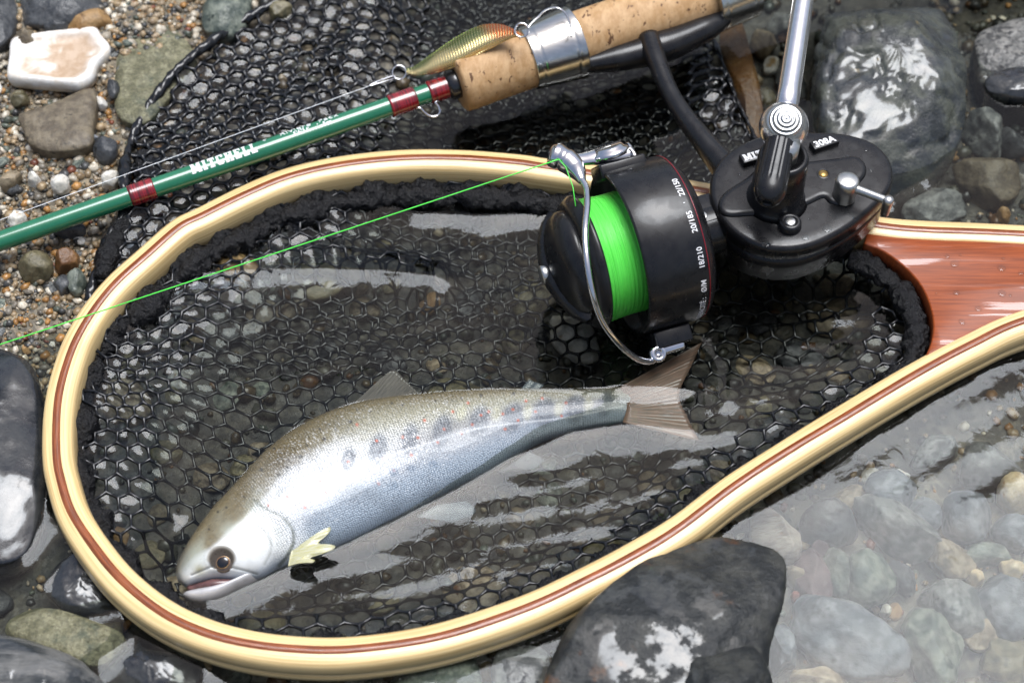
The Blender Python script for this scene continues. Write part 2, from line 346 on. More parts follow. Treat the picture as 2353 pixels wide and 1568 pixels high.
# ------------------------------------------------------------------ big rocks from their outlines
def dome_rock(name, outline, zmid, height, zbase, material, label, seed, flat=2.2, peak=(0, 0), rough=.08, cat='rock', tilt=(0, 0), facets=7, n=120, rings=34, group=None, taper=.86, lump=.28, crack=0.0):
    o = crom([P(x, y, zmid) for x, y in outline], n, closed=True); c = o.mean(0); c[:2] += np.array(peak)
    R = np.linalg.norm(o[:, :2] - c[:2], axis=1).mean(); V = []
    for k in range(rings + 1):
        t = k / rings; rad = math.sin(t * math.pi / 2); z = zmid + height * max(0.0, 1 - rad ** flat) ** (1 / 1.6)
        V.append(np.column_stack([c[:2] + (o[:, :2] - c[:2]) * rad, np.full(n, z)]))
    for k in range(1, 9):
        t = k / 8; V.append(np.column_stack([c[:2] + (o[:, :2] - c[:2]) * (1 - (1 - taper) * t ** 1.5), np.full(n, zmid + (zbase - zmid) * t)]))
    V = np.vstack(V); r = np.random.default_rng(seed)
    V[:, 2] += ((V[:, :2] - c[:2]) @ np.array(tilt)) * smooth(zbase, zmid, V[:, 2])
    up = smooth(zmid - .5, zmid + .3, V[:, 2]); rel = np.column_stack([(V[:, :2] - c[:2]) / R, (V[:, 2] - zmid) / max(height, .5)])
    for _ in range(facets):
        nn = nz(np.array([r.normal(), r.normal(), abs(r.normal()) + .55])); d = r.uniform(.62, .95)
        ex = np.maximum(0, rel @ nn - d)[:, None] * nn * .75; rel -= ex
    V = np.column_stack([c[:2] + rel[:, :2] * R, zmid + rel[:, 2] * max(height, .5)])
    Vn = V.copy()
    nrm = nz(np.column_stack([V[:, :2] - c[:2], (V[:, 2] - zmid) * 1.2 + .6]))
    d = rough * (wob(V, 1.1, seed) * 1.2 + wob(V, 2.6, seed + 1) * .55) + lump * rough * 2 * (fbm(V * 1.7, seed, 5) - .5) + rough * .8 * (fbm(V * 4.5, seed + 9, 3) - .5)
    if crack: d -= crack * np.exp(-(np.abs(fbm(V * .55, seed + 4, 3) - .5) / .02) ** 2)
    Vn = V + nrm * d[:, None]
    F = gridfaces(rings + 9, n, True); Vn = np.vstack([Vn, Vn[:n].mean(0)]); F += [(len(Vn) - 1, (j + 1) % n, j) for j in range(n)]
    F += [tuple((rings + 8) * n + j for j in range(n))]
    return solo(name, Vn, F, SM[material], label, cat, group)
dome_rock('rock', [(1238, 1600), (1285, 1480), (1335, 1400), (1450, 1318), (1555, 1248), (1635, 1214), (1705, 1226), (1785, 1275), (1806, 1325), (1800, 1395), (1775, 1480), (1765, 1580), (1740, 1720), (1400, 1740), (1230, 1690)], .95, 1.15, -3.2, 'slate',
          'dark slate rock with rust streaks touching the outer side of the wooden hoop', 11, flat=3.4, rough=.08, tilt=(0, .03), facets=6)
dome_rock('rock', [(1572, 1545), (1600, 1496), (1655, 1476), (1720, 1482), (1756, 1515), (1772, 1580), (1750, 1680), (1600, 1690), (1560, 1620)], 1.5, .9, -.4, 'slate',
          'small rounded dark rock leaning on the rust-streaked slate rock', 12, rough=.06, facets=4)
dome_rock('rock', [(1862, 170), (1878, 70), (1930, -20), (2050, -70), (2150, -20), (2190, 60), (2216, 170), (2224, 260), (2196, 345), (2120, 415), (2030, 455), (1950, 440), (1885, 340), (1860, 250)], .2, 2.0, -2.6, 'wetgrey',
          'large wet grey boulder beside the reel crank arm', 23, rough=.10, facets=12, flat=2.6, lump=.4, crack=.16)
dome_rock('rock', [(-160, 790), (-40, 795), (50, 815), (92, 860), (112, 930), (112, 1020), (104, 1110), (92, 1200), (50, 1275), (-60, 1300), (-180, 1280)], .1, 1.0, -2.2, 'wetblack',
          'smooth wet black rock beside the rounded end of the hoop', 31, rough=.09, flat=3.0, facets=6)
dome_rock('rock', [(-150, 1440), (0, 1452), (100, 1482), (190, 1526), (262, 1580), (240, 1680), (-120, 1700)], .2, .9, -2.4, 'banded', 'dark banded rock with a pale streaked face next to the olive flat stone', 32, rough=.08)
dome_rock('rock', [(100, 1345), (118, 1290), (170, 1268), (235, 1292), (282, 1345), (290, 1392), (220, 1412), (140, 1405)], -.15, .55, -2.2, 'wetblack', 'wet dark mottled rock half sunk beside the lower curve of the hoop', 33, rough=.07)
dome_rock('stone', [(14, 1445), (50, 1408), (130, 1402), (215, 1428), (285, 1462), (268, 1502), (215, 1530), (125, 1512), (45, 1478)], -.15, .35, -2.0, 'olive', 'olive brown flat stone next to the banded dark rock', 34, rough=.04, cat='stone', flat=4)
dome_rock('stone', [(225, 1512), (260, 1468), (310, 1462), (335, 1492), (420, 1508), (470, 1535), (440, 1585), (330, 1600), (240, 1575)], -.35, .45, -2.4, 'wetblack', 'wet black knobbly stone under the lower curve of the hoop', 35, rough=.09, cat='stone')
dome_rock('stone', [(262, 150), (264, 30), (330, 8), (398, 62), (447, 122), (444, 160), (385, 230), (330, 284), (268, 262)], 1.0, .26, .2, 'olive', 'large flat olive green stone lying next to the folded net bag', 36, rough=.03, cat='stone', flat=5, facets=2, taper=.95)
dome_rock('stone', [(48, 266), (120, 240), (216, 206), (213, 290), (205, 335), (120, 348), (70, 330), (55, 300)], 1.2, .22, .2, 'brown', 'flat brown wedge-shaped stone just below the shell', 37, rough=.03, cat='stone', flat=5, facets=2)
dome_rock('stone', [(-90, -40), (0, -30), (34, 10), (38, 50), (20, 90), (-20, 112), (-90, 100)], 1.5, .6, .5, 'darkgrey', 'dark blue grey stone above the shell at the bank edge', 38, rough=.05, cat='stone')
dome_rock('stone', [(40, 20), (60, -30), (140, -50), (230, -30), (238, 10), (180, 48), (100, 58), (48, 48)], 1.6, .5, .5, 'darkgrey', 'dark speckled stone next to the ochre pebble and the shell', 39, rough=.06, cat='stone')
dome_rock('stone', [(138, 66), (165, 42), (220, 24), (268, 28), (262, 44), (205, 66), (150, 78)], 1.55, .3, .6, 'ochre', 'long ochre stone lying above the shell', 40, rough=.03, cat='stone')
dome_rock('stone', [(466, 40), (475, 5), (520, -20), (575, -15), (576, 32), (545, 72), (500, 78), (470, 66)], 1.35, .5, .3, 'greygreen', 'grey green rounded stone touching the upper edge of the net bag', 41, rough=.05, cat='stone')
dome_rock('stone', [(1128, 1560), (1140, 1500), (1190, 1478), (1240, 1488), (1262, 1520), (1240, 1600), (1160, 1640)], -.3, .5, -2.0, 'grey', 'smooth grey stone next to the slate rock under the hoop', 42, rough=.04, cat='stone')
dome_rock('stone', [(880, 1575), (900, 1520), (980, 1505), (1060, 1498), (1096, 1530), (1090, 1600), (960, 1650)], -.5, .5, -2.2, 'greygreen', 'blue green mottled stone under the lower curve of the hoop', 43, rough=.05, cat='stone')
dome_rock('stone', [(1660, 45), (1700, 50), (1722, 110), (1745, 200), (1755, 300), (1745, 345), (1700, 240), (1655, 130)], -.5, .5, -2.0, 'rust', 'rust brown slab under water along the edge of the net bag', 44, rough=.04, cat='stone')
dome_rock('stone', [(140, 830), (200, 812), (232, 840), (205, 880), (150, 880)], -.2, .4, -1.2, 'darkgrey', 'small dark stone squeezed between the black rock and the hoop', 45, rough=.04, cat='stone')
dome_rock('stone', [(2238, 90), (2290, 60), (2370, 50), (2440, 90), (2440, 190), (2370, 200), (2270, 185), (2240, 150)], .1, .5, -2.0, 'speckle', 'speckled grey rock standing out of the water behind the boulder', 46, rough=.08, cat='stone')
dome_rock('stone', [(2262, 180), (2300, 160), (2370, 158), (2440, 190), (2420, 225), (2330, 228), (2270, 208)], .15, .5, -2.0, 'wetblack', 'low wet black rock in front of the speckled rock', 47, rough=.07, cat='stone')

# placed stones under the water: px, py, half width px, half depth px, turn, height cm, material, angular, label
PLACED = [
 (1941, 1470, 136, 78, -.42, 1.5, 'bluegrey', .1, 'largest smooth blue grey stone under the water next to the slate rock'),
 (2151, 1490, 76, 92, .3, 1.5, 'greygreen', .4, 'pale green veined stone next to the largest smooth blue grey stone'),
 (2191, 1394, 80, 58, -.3, 1.3, 'grey', .4, 'rough light grey stone above the pale green veined stone'),
 (2322, 1390, 74, 66, .1, 1.3, 'bluegrey', .1, 'smooth grey stone beneath the cream pebble'),
 (1994, 1330, 64, 58, .2, 1.3, 'greygreen', .5, 'chunky grey stone with green flecks behind the smooth blue grey stone'),
 (1928, 1318, 36, 62, .1, 1.0, 'greygreen', .3, 'narrow pale green stone beside the chunky grey stone'),
 (1868, 1330, 42, 64, .15, .9, 'maroon', .3, 'purplish slab close to the slate rock'),
 (1826, 1318, 30, 24, 0, .7, 'tan', .2, 'flat tan stone touching the side of the slate rock'),
 (2072, 1212, 116, 42, -.72, 1.3, 'grey', .3, 'long slanting grey finger-shaped stone under water'),
 (2178, 1285, 58, 42, -.3, 1.1, 'tan', .4, 'brownish stone at the end of the finger-shaped stone'),
 (1901, 1200, 66, 44, -.1, 1.3, 'darkgrey', .3, 'round dark grey stone between the hoop and the finger-shaped stone'),
 (1781, 1228, 50, 62, .4, 1.4, 'pink', .6, 'pinkish white banded stone beside the top of the slate rock'),
 (2261, 1271, 58, 26, -.1, .8, 'greygreen', .2, 'flat pale green stone above the cream pebble'),
 (2324, 1309, 29, 30, 0, 1.0, 'cream', .1, 'round cream white pebble lying on the grey stones'),
 (2238, 1328, 19, 20, .5, .6, 'cream', .5, 'small peach coloured pebble left of the round cream pebble'),
 (2326, 1130, 40, 40, .2, 1.1, 'cream', .5, 'cream and orange chunky stone near the hoop handle'),
 (2231, 1190, 64, 52, -.2, 1.3, 'bluegrey', .3, 'blue grey stone next to the cream and orange chunky stone'),
 (2034, 1402, 14, 15, 0, .5, 'white', .7, 'bright white jagged quartz chip between the grey stones'),
 (1828, 1371, 14, 12, .3, .4, 'red', .6, 'brick red chip beside the slate rock'),
 (1884, 1262, 32, 24, .2, .7, 'maroon', .2, 'round maroon pebble beside the pinkish banded stone'),
 (2051, 1130, 66, 46, .2, 1.2, 'bluegrey', .3, 'grey stone below the white sliver pebble'),
 (2068, 1088, 24, 8, -.35, .3, 'white', .2, 'thin white sliver pebble near the hoop'),
 (2268, 1062, 74, 46, .1, 1.3, 'grey', .2, 'rounded grey stone near the outer side of the hoop handle'),
 (2072, 1325, 32, 36, .4, .8, 'darkgrey', .5, 'dark pyramid-shaped stone among the pale grey stones'),
 (1794, 1490, 32, 52, .1, 1.1, 'bluegrey', .2, 'bluish stone pressed against the base of the slate rock'),
 (2005, 1180, 40, 30, .2, .8, 'grey', .3, 'grey stone under the hoop shadow edge'),
 (1955, 1145, 50, 26, .5, .7, 'tan', .3, 'tan stone close under the outer edge of the hoop'),
 (2150, 1040, 60, 34, .4, 1.0, 'grey', .3, 'grey stone half under the hoop and near the grey rounded stone'),
 (2330, 1225, 46, 36, 0, .9, 'bluegrey', .2, 'blue stone between the two cream stones'),
 (2250, 1450, 50, 40, .3, .7, 'tan', .3, 'buff stone beside the pale green veined stone'),
 (2310, 1520, 70, 50, .2, .7, 'olivesub', .3, 'olive sandy stone below the smooth grey stone'),
 (1880, 1560, 70, 36, .1, .8, 'tan', .2, 'pale buff stone below the largest blue grey stone'),
 (1990, 1560, 60, 24, .1, .7, 'white', .2, 'long whitish stone below the largest blue grey stone'),
 (2125, 1180, 40, 40, .1, .9, 'bluegrey', .2, 'blue grey stone behind the slanting finger-shaped stone'),
 (2264, 300, 48, 62, .2, 1.3, 'grey', .3, 'smooth pale grey stone under the stream beside the wet boulder'),
 (2268, 405, 82, 62, -.3, 1.2, 'brown', .4, 'broad brown grey stone under the stream above the hoop handle'),
 (2148, 482, 74, 40, .1, 1.1, 'grey', .3, 'grey stone tucked behind the wooden handle'),
 (2305, 497, 16, 15, 0, .6, 'ochre', .2, 'orange pebble behind the wooden handle'),
 (2344, 412, 11, 16, 0, .5, 'white', .3, 'white pebble beside the broad brown grey stone'),
 (2330, 330, 40, 36, 0, .9, 'darkgrey', .3, 'dark stone next to the smooth pale grey stone'),
 (1758, 98, 32, 30, .3, .9, 'tan', .5, 'tan chunky stone near the second metal ring'),
 (1772, 152, 22, 18, .1, .6, 'white', .2, 'pale grey oval pebble beside the crank arm'),
 (1734, 186, 14, 16, .3, .5, 'tan', .3, 'small tan pebble beside the rust brown slab'),
 (1757, 232, 28, 26, .1, .7, 'olivesub', .4, 'olive stone behind the chrome ball of the crank'),
 (1800, 60, 34, 30, .4, .7, 'grey', .3, 'grey stone behind the crank arm'),
 (1815, 190, 34, 46, .4, .7, 'darkgrey', .3, 'dark stone under water behind the crank arm'),
 (1118, 1540, 19, 20, .3, .6, 'cream', .2, 'small tan pebble between the two stones under the hoop'),
 (68, 132, 0, 0, 0, 0, '', 0, ''),
 (230, 236, 15, 10, -.6, .35, 'white', .2, 'small white oval pebble between the wedge-shaped stone and the olive stone'),
 (178, 38, 17, 15, .2, .5, 'white', .3, 'white pebble behind the long ochre stone'),
 (175, 325, 46, 15, .2, .45, 'bluegrey', .2, 'long blue grey pebble on the gravel below the wedge-shaped stone'),
 (245, 340, 30, 30, .2, .6, 'darkgrey', .4, 'dark green grey stone beside the edge of the net bag'),
 (255, 412, 28, 17, .5, .5, 'white', .2, 'pale grey oval pebble touching the net bag beside the red wrap'),
 (138, 590, 2, 2, 0, 0, '', 0, ''),
 (82, 612, 40, 30, .2, .75, 'olivesub', .15, 'round olive pebble on the gravel under the green rod'),
 (152, 598, 28, 24, .1, .7, 'rust', .15, 'round rust brown pebble next to the round olive pebble'),
 (176, 645, 22, 28, .2, .65, 'greygreen', .15, 'dark green pebble touching the net next to the rust brown pebble'),
 (145, 655, 22, 22, .1, .5, 'darkgrey', .2, 'dark pebble next to the dark green pebble'),
 (140, 425, 22, 20, .2, .55, 'white', .2, 'rounded white pebble above the green rod on the gravel'),
 (78, 410, 16, 14, .3, .5, 'white', .3, 'whitish pebble with a flat side above the green rod'),
 (25, 415, 20, 24, -.5, .6, 'tan', .2, 'tan oval pebble above the green rod'),
 (40, 510, 22, 18, .1, .6, 'white', .3, 'white pebble touching the upper side of the green rod'),
 (165, 528, 40, 14, .1, .4, 'darkgrey', .3, 'flat dark stone just below the green rod'),
 (128, 290, 0, 0, 0, 0, '', 0, ''),
 (105, 305, 35, 26, .3, .5, 'ochre', .3, 'sandy ochre stone below the wedge-shaped stone'),
 (260, 200, 14, 24, .2, .4, 'darkgrey', .4, 'dark sliver stone beside the olive flat stone'),
 (45, 225, 24, 18, .2, .4, 'olivesub', .3, 'dull olive pebble under the shell'),
 (20, 150, 0, 0, 0, 0, '', 0, ''),
 (130, 55, 26, 20, .3, .5, 'darkgrey', .3, 'dark grey stone just above the shell'),
 (55, 85, 26, 16, .2, .4, 'brown', .3, 'brown pebble at the upper edge of the shell'),
 (640, 22, 34, 22, .4, .4, 'olivesub', .3, 'olive stone under the folded net bag'),
]
for k, (px, py, a, b, rot, h, m, ang, lab) in enumerate(PLACED):
    if not lab: continue
    z0 = float(bed_z(P(px, py, 0)[None])[0]); V, F = rock_shape(500 + k, 5 if max(a, b) > 40 else 4, .35 + ang, .05)
    V = V * (1 + .10 * (fbm(V * 1.8 + k, 5, 4) - .5) + .05 * (fbm(V * 6 + k, 9, 3) - .5))[:, None]
    c = P(px, py, z0 + h * .5); sc = np.linalg.norm(c - CAM) / FPX
    V = (V * np.array([a * sc, b * sc / .86, h * .78])) @ rotz(rot).T + np.array([c[0], c[1], z0 + h * .38])
    solo('stone' if max(a, b) > 24 else 'pebble', V, F, SM[m], lab, 'stone' if max(a, b) > 24 else 'pebble')

# ------------------------------------------------------------------ loose pebbles: individuals, then gravel
ZONES = {
 'bank': (lambda p: ((p[:, 0] < 330) & (p[:, 1] < 830) & (p[:, 1] > -60) & (p[:, 0] > -60)), 'on the gravel bank beside the green rod'),
 'hoop': (None, 'under the black net'),
 'side': (lambda p: ((p[:, 0] > 1700) & (p[:, 1] > 950)) | ((p[:, 0] > 2200) & (p[:, 1] < 470)), 'under clear water outside the hoop'),
 'front': (lambda p: (p[:, 1] > 1290) & (p[:, 0] < 1280), 'in the shallows in front of the lower hoop curve'),
}
WORDS = {'white': 'small white quartz pebble', 'tan': 'small tan pebble', 'grey': 'small grey pebble', 'darkgrey': 'small dark grey pebble', 'ochre': 'small orange brown pebble', 'greygreen': 'small grey green pebble', 'olivesub': 'small olive brown pebble', 'red': 'small brick red pebble', 'bluegrey': 'small blue grey pebble', 'brown': 'small brown pebble'}
_pm = {}
def peb_mesh(key, v):
    if (key, v) not in _pm:
        V, F = rock_shape(900 + v, 3, .35 + .25 * (v % 3), .06); _pm[key, v] = _mesh('pebble', V * S, F, SM[key])
    return _pm[key, v]
MARKS = {
 'bank': [((130, 140), 'near the oyster shell'), ((340, 120), 'near the flat olive green stone'), ((150, 270), 'near the brown wedge-shaped stone'), ((330, 440), 'near the red wrap of the rod'), ((60, 440), 'beside the upper side of the green rod'), ((80, 610), 'near the round olive pebble'), ((60, 760), 'near the wet black rock'), ((170, 760), 'outside the rounded end of the hoop'), ((290, 330), 'at the edge of the folded net'), ((550, 10), 'above the folded net')],
 'hoop': [((450, 1200), "near the trout's head"), ((850, 870), "near the trout's dorsal fin"), ((1560, 920), "near the trout's tail"), ((1350, 850), 'near the reel spool and bail'), ((900, 1300), "near the trout's belly"), ((1200, 1120), "near the trout's anal fin"), ((300, 950), 'near the rounded end of the hoop'), ((700, 700), 'below the green line'), ((900, 520), 'above the green line'), ((1950, 800), 'near the wooden handle'), ((1500, 1180), 'beside the slate rock'), ((700, 1420), "below the trout's jaw")],
 'side': [((1941, 1470), 'near the largest blue grey stone'), ((2191, 1394), 'near the rough light grey stone'), ((2324, 1309), 'near the round cream pebble'), ((2072, 1212), 'near the finger-shaped stone'), ((2300, 1060), 'near the underside of the net handle'), ((1860, 1230), 'near the pinkish banded stone'), ((2264, 300), 'near the large wet boulder'), ((2300, 450), 'behind the wooden handle')],
 'front': [((150, 1460), 'near the olive brown flat stone'), ((190, 1340), 'near the half sunk mottled rock'), ((340, 1530), 'near the black knobbly stone'), ((980, 1550), 'near the blue green mottled stone'), ((1200, 1530), 'near the smooth grey stone'), ((650, 1545), 'below the lower curve of the hoop')]}
def scatter(zone, n, sizes, pal, mask, seed, flat=.55, gap=.8, drop=.3):
    r = np.random.default_rng(seed); placed = []; keys = list(pal); w = np.array([pal[k] for k in keys]); w = w / w.sum()
    cand = np.column_stack([r.uniform(-24, 24, n * 60), r.uniform(-13, 18, n * 60), np.zeros(n * 60)]); cand = cand[mask(cand)]; cz = bed_z(cand); cp = proj(cand)
    for k in range(len(cand)):
        if len(placed) >= n: break
        x, y = cand[k, :2]; s = sizes[0] * (sizes[1] / sizes[0]) ** r.random() ** 1.5
        if any((x - a) ** 2 + (y - b) ** 2 < ((s + c) * gap) ** 2 for a, b, c in placed): continue
        placed.append((x, y, s))
        key = keys[r.choice(len(keys), p=w)]
        me = peb_mesh(key, int(r.integers(0, 6))); o = bpy.data.objects.new('pebble', me); col.objects.link(o)
        asp = r.uniform(.65, 1.0); f = flat * r.uniform(.75, 1.15)
        o.location = Vector((x * S, y * S, (cz[k] + s * f * drop) * S)); o.scale = (s, s * asp, s * f); o.rotation_euler = (r.normal() * .15, r.normal() * .15, r.uniform(0, 6.28))
        mk = min(MARKS[zone], key=lambda m: (m[0][0] - cp[k, 0]) ** 2 + (m[0][1] - cp[k, 1]) ** 2)[1]
        size = 'tiny' if s < sizes[0] * (sizes[1] / sizes[0]) ** .3 else ('small' if s < sizes[0] * (sizes[1] / sizes[0]) ** .62 else 'larger'); shape = 'round' if asp > .84 else 'oval'
        wd = WORDS[key].replace('small', size + ' ' + shape)
        o['label'] = wd + ' ' + ('under the net ' if zone == 'hoop' else '') + mk; o['category'] = 'pebble'; o['group'] = WORDS[key].replace('small ', '').replace('pebble', 'pebbles') + ' ' + ZONES[zone][1]
    return placed
pj = lambda f: (lambda q: f(proj(q)))
hoop_in = lambda q: inside(q, RIMD)
scatter('bank', 70, (.14, .40), {'white': 5, 'tan': 3, 'grey': 3, 'darkgrey': 3, 'ochre': 2, 'greygreen': 2, 'red': .7, 'bluegrey': 1}, pj(ZONES['bank'][0]), 21)
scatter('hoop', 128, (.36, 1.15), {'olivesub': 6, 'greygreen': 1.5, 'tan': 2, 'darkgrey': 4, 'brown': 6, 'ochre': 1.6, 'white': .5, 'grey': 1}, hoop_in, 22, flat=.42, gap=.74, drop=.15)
scatter('side', 48, (.14, .42), {'white': 3, 'tan': 4, 'grey': 3, 'red': .8, 'ochre': 2, 'darkgrey': 2, 'bluegrey': 2}, lambda q: pj(ZONES['side'][0])(q) & ~inside(q, HOOPD), 23)
scatter('front', 28, (.3, .9), {'olivesub': 3, 'darkgrey': 4, 'greygreen': 3, 'tan': 2, 'brown': 3}, lambda q: pj(ZONES['front'][0])(q) & ~inside(q, HOOPD), 24)
def gravel(name, n, sizes, pal, mask, seed, label):
    r = np.random.default_rng(seed); q = np.column_stack([r.uniform(-25, 25, n * 14), r.uniform(-14, 20, n * 14), np.zeros(n * 14)]); q = q[mask(q)][:n]; n = len(q)
    z = bed_z(q); s = sizes[0] * (sizes[1] / sizes[0]) ** (r.random(n) ** 1.5)
    Vs, Fs, Cs, off = [], [], [], 0; shapes = [rock_shape(700 + k, 1, .7, .08) for k in range(8)]; pc = np.array([c for c, _ in pal]); pw = np.array([w for _, w in pal]); ci = r.choice(len(pal), n, p=pw / pw.sum())
    for i in range(n):
        V, F = shapes[i % 8]; a = r.uniform(0, 6.28)
        V = (V * np.array([s[i], s[i] * r.uniform(.6, 1), s[i] * r.uniform(.5, .8)])) @ rotz(a).T + np.array([q[i, 0], q[i, 1], z[i] + s[i] * r.uniform(.05, .45)])
        Vs.append(V); Fs.append(np.array(F) + off); off += len(V); Cs.append(np.repeat((pc[ci[i]] * r.uniform(.7, 1.25))[None], len(V), 0))
    o = solo(name, np.vstack(Vs), np.vstack(Fs), GRAVEL, label, 'gravel', kind='stuff', base=(0, 0, -1), cols={'Col': np.vstack(Cs)})
GRAVEL = mat('gravel_grains', attr='Col', base2=(.55, .5, .45), scale=5, rough=.4, rough2=.25, rscale=3, bump=.3, bscale=9)
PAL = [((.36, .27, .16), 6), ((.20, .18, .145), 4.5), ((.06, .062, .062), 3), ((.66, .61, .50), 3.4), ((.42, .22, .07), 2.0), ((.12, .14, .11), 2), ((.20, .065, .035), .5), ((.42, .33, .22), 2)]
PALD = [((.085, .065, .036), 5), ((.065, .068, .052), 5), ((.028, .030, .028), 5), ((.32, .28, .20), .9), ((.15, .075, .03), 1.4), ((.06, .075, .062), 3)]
gravel('bank_gravel', 12000, (.05, .23), PAL, lambda q: (lambda p: (p[:, 0] < 640) & (p[:, 1] < 900) & (p[:, 0] + p[:, 1] < 1150) & (p[:, 0] > -120) & (p[:, 1] > -120) & (p[:, 0] < 480 + .5 * (300 - p[:, 1])))(proj(q)), 51, 'fine mixed tan white and grey gravel of the bank')
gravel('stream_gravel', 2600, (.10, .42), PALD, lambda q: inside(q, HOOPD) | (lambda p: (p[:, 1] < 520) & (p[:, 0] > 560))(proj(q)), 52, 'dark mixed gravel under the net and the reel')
gravel('shallows_gravel', 2300, (.07, .30), PAL, lambda q: ~inside(q, HOOPD) & (lambda p: (p[:, 1] > 880) | (p[:, 0] > 2150))(proj(q)), 53, 'mixed gravel under the clear water outside the hoop')

# ------------------------------------------------------------------ landing net
WOOD = mat('bamboo_lamination', (.82, .62, .31), .32, base2=(.58, .38, .15), scale=1.0, uv=True, stretch=(.22, 16, 1), lo=.38, hi=.72, bump=.25, bscale=2, bdist=.03, coat=.45, coat_rough=.1, base3=(.42, .25, .09), scale3=.7, lo3=.66, hi3=.76)
CORE = mat('mahogany_strip', (.34, .095, .028), .32, base2=(.13, .032, .010), scale=1.2, uv=True, stretch=(.8, 30, 1), coat=.5, coat_rough=.1, bump=.25, bscale=1.5, bdist=.03, rough2=.12, rscale=.5)
HANDLE = mat('mahogany_handle', (.31, .072, .020), .30, spec=.25, base2=(.19, .042, .013), scale=2.2, stretch=(.32, 6, 1), rot=(0, 0, .03), lo=.3, hi=.7, coat=.35, coat_rough=.04, bump=.03, bscale=3, bdist=.02, wet=(.45, .57, .60))
YARN = mat('black_wet_yarn', (.003, .003, .004), .35, bump=1.0, bscale=9, bdist=.12, rough2=.07, rscale=5, spec=.4)
CORD = mat('black_rubber_net', (.005, .0055, .0065), .13, base2=(.009, .010, .012), scale=2, bump=.3, bscale=6, bdist=.03)
net = thing('landing_net', 'wooden landing net with laminated cream and red-brown hoop and black mesh bag', 'landing net', P(1100, 950, -1.9))
def sweep(prof, name, m, jit=0.0):
    p = np.asarray(prof, float); n = len(p); o, z = p[:, 0], p[:, 1]
    V = np.concatenate([HOOP[:, None, :2] + HOUT[:, None] * o[None, :, None], np.broadcast_to(HOOP[:, 2][:, None, None] + z[None, :, None], (len(HOOP), n, 1))], 2).reshape(-1, 3)
    if jit: V[:, :2] += jit * np.stack([wob(V * [1, 1, .2], 1.3, 1), wob(V * [1, 1, .2], 1.3, 2)], 1)
    per = np.concatenate([[0], np.cumsum(np.hypot(np.diff(o), np.diff(z)))])
    uv = np.stack([np.repeat(HS, n), np.tile(per, len(HOOP))], 1)
    return part(name, V, gridfaces(len(HOOP), n), m, net, uv=uv)
sweep([(.15, -1.16), (.36, -1.14), (.46, -1.04), (.49, -.88), (.48, -.72), (.43, -.69), (.425, -.62), (.48, -.59), (.50, -.44), (.48, -.22), (.43, -.08), (.32, -.005), (.115, .012)], 'outer_lamination', WOOD, .008)
sweep([(.16, -1.15), (-.16, -1.15)], 'core_lamination_underside', CORE)
sweep([(.128, 0.0), (.123, .024), (-.115, .024), (-.12, 0.0)], 'core_lamination', CORE, .022)
sweep([(-.11, .012), (-.33, -.005), (-.43, -.08), (-.48, -.22), (-.50, -.55), (-.48, -.95), (-.42, -1.08), (-.30, -1.14), (-.15, -1.16)], 'inner_lamination', WOOD, .008)
# wooden handle wedge between the two legs of the hoop
lo_s = HOOP[i1 - 4:].copy(); lo_s[:, :2] -= HOUT[i1 - 4:] * .30; up_s = HOOP[:i0 + 3].copy(); up_s[:, :2] -= HOUT[:i0 + 3] * .30
hp = np.vstack([ARC[:, :2], lo_s[::6, :2], up_s[::6, :2]])
hv, hf = slab(hp, [(-.03, .18), (0, .24), (0, 1.04), (-.02, 1.085), (-.06, 1.10)])
part('handle', hv, hf, HANDLE, net)
# fuzzy yarn that ties the bag to the hoop
def fuzzy(path, r, seed, scal=0.0, fuzz=.05, n=22, rep=1.75):
    q = crom(path, max(60, int(np.linalg.norm(np.diff(path, axis=0), axis=1).sum() / .06)))
    s = np.concatenate([[0], np.cumsum(np.linalg.norm(np.diff(q, axis=0), axis=1))])
    rr = r * (1 + scal * (np.abs(np.sin(s * math.pi / rep)) - .5) + .18 * wob(s[:, None], 2.5, seed))
    V, F = tube(q, rr, n); c = np.repeat(q, n, 0); d = nz(V - c)
    th = np.tile(np.arange(n) / n * 2 * math.pi, len(q)); ss = np.repeat(s, n); V = V + d * (np.repeat(rr, n) * .16 * np.abs(np.sin(1.5 * th + ss * 5.5)) - .05)[:, None]
    V = V + d * (fuzz * (vnoise(V * 9, seed) - .5) * 2 + fuzz * 1.2 * (vnoise(V * 4, seed + 3) - .5) * 2)[:, None]
    return V, F
yp = INNER[::4].copy(); yp[:, :2] -= HOUT[i0:i1 + 1][::4] * .10; yp[:, 2] = ZT - 1.0 - .04 * wob(yp, .7, 4)
part('yarn_band', *fuzzy(yp, .33, 61, scal=.9, fuzz=.10, n=26), YARN, net)
sel = np.array([proj(p[None])[0] for p in yp]); top = yp[(sel[:, 1] < 760) & (sel[:, 0] < 1500)].copy(); tc = RIM[:, :2].mean(0); top[:, :2] += nz(tc - top[:, :2]) * .42; top[:, 2] = .18 + .05 * wob(top, .9, 6)
part('yarn_band', *fuzzy(top, .34, 66, scal=.7, fuzz=.08, rep=2.1), YARN, net)
ya = ARC.copy(); ca = RIM[:, :2].mean(0); ya[:, :2] += nz(ca - ya[:, :2]) * .42; ya[:, 2] = ZT - .66
part('yarn_band', *fuzzy(ya[::2], .37, 62, scal=.2, fuzz=.065, n=34), YARN, net)
EDGE_PX = [(205, 690, .30), (215, 640, .45), (240, 570, .6), (275, 500, .8), (285, 430, .95), (288, 370, 1.1), (305, 310, 1.25), (345, 240, 1.45), (400, 165, 1.6), (480, 98, 1.65), (560, 45, 1.6), (640, 0, 1.5), (740, -55, 1.3)]
edge = np.array([P(x, y, z) for x, y, z in EDGE_PX])
band = np.array([P(x, y, z) for x, y, z in [(235, 640, .5), (255, 570, .62), (288, 505, .7), (322, 440, .7), (330, 360, .7)]])
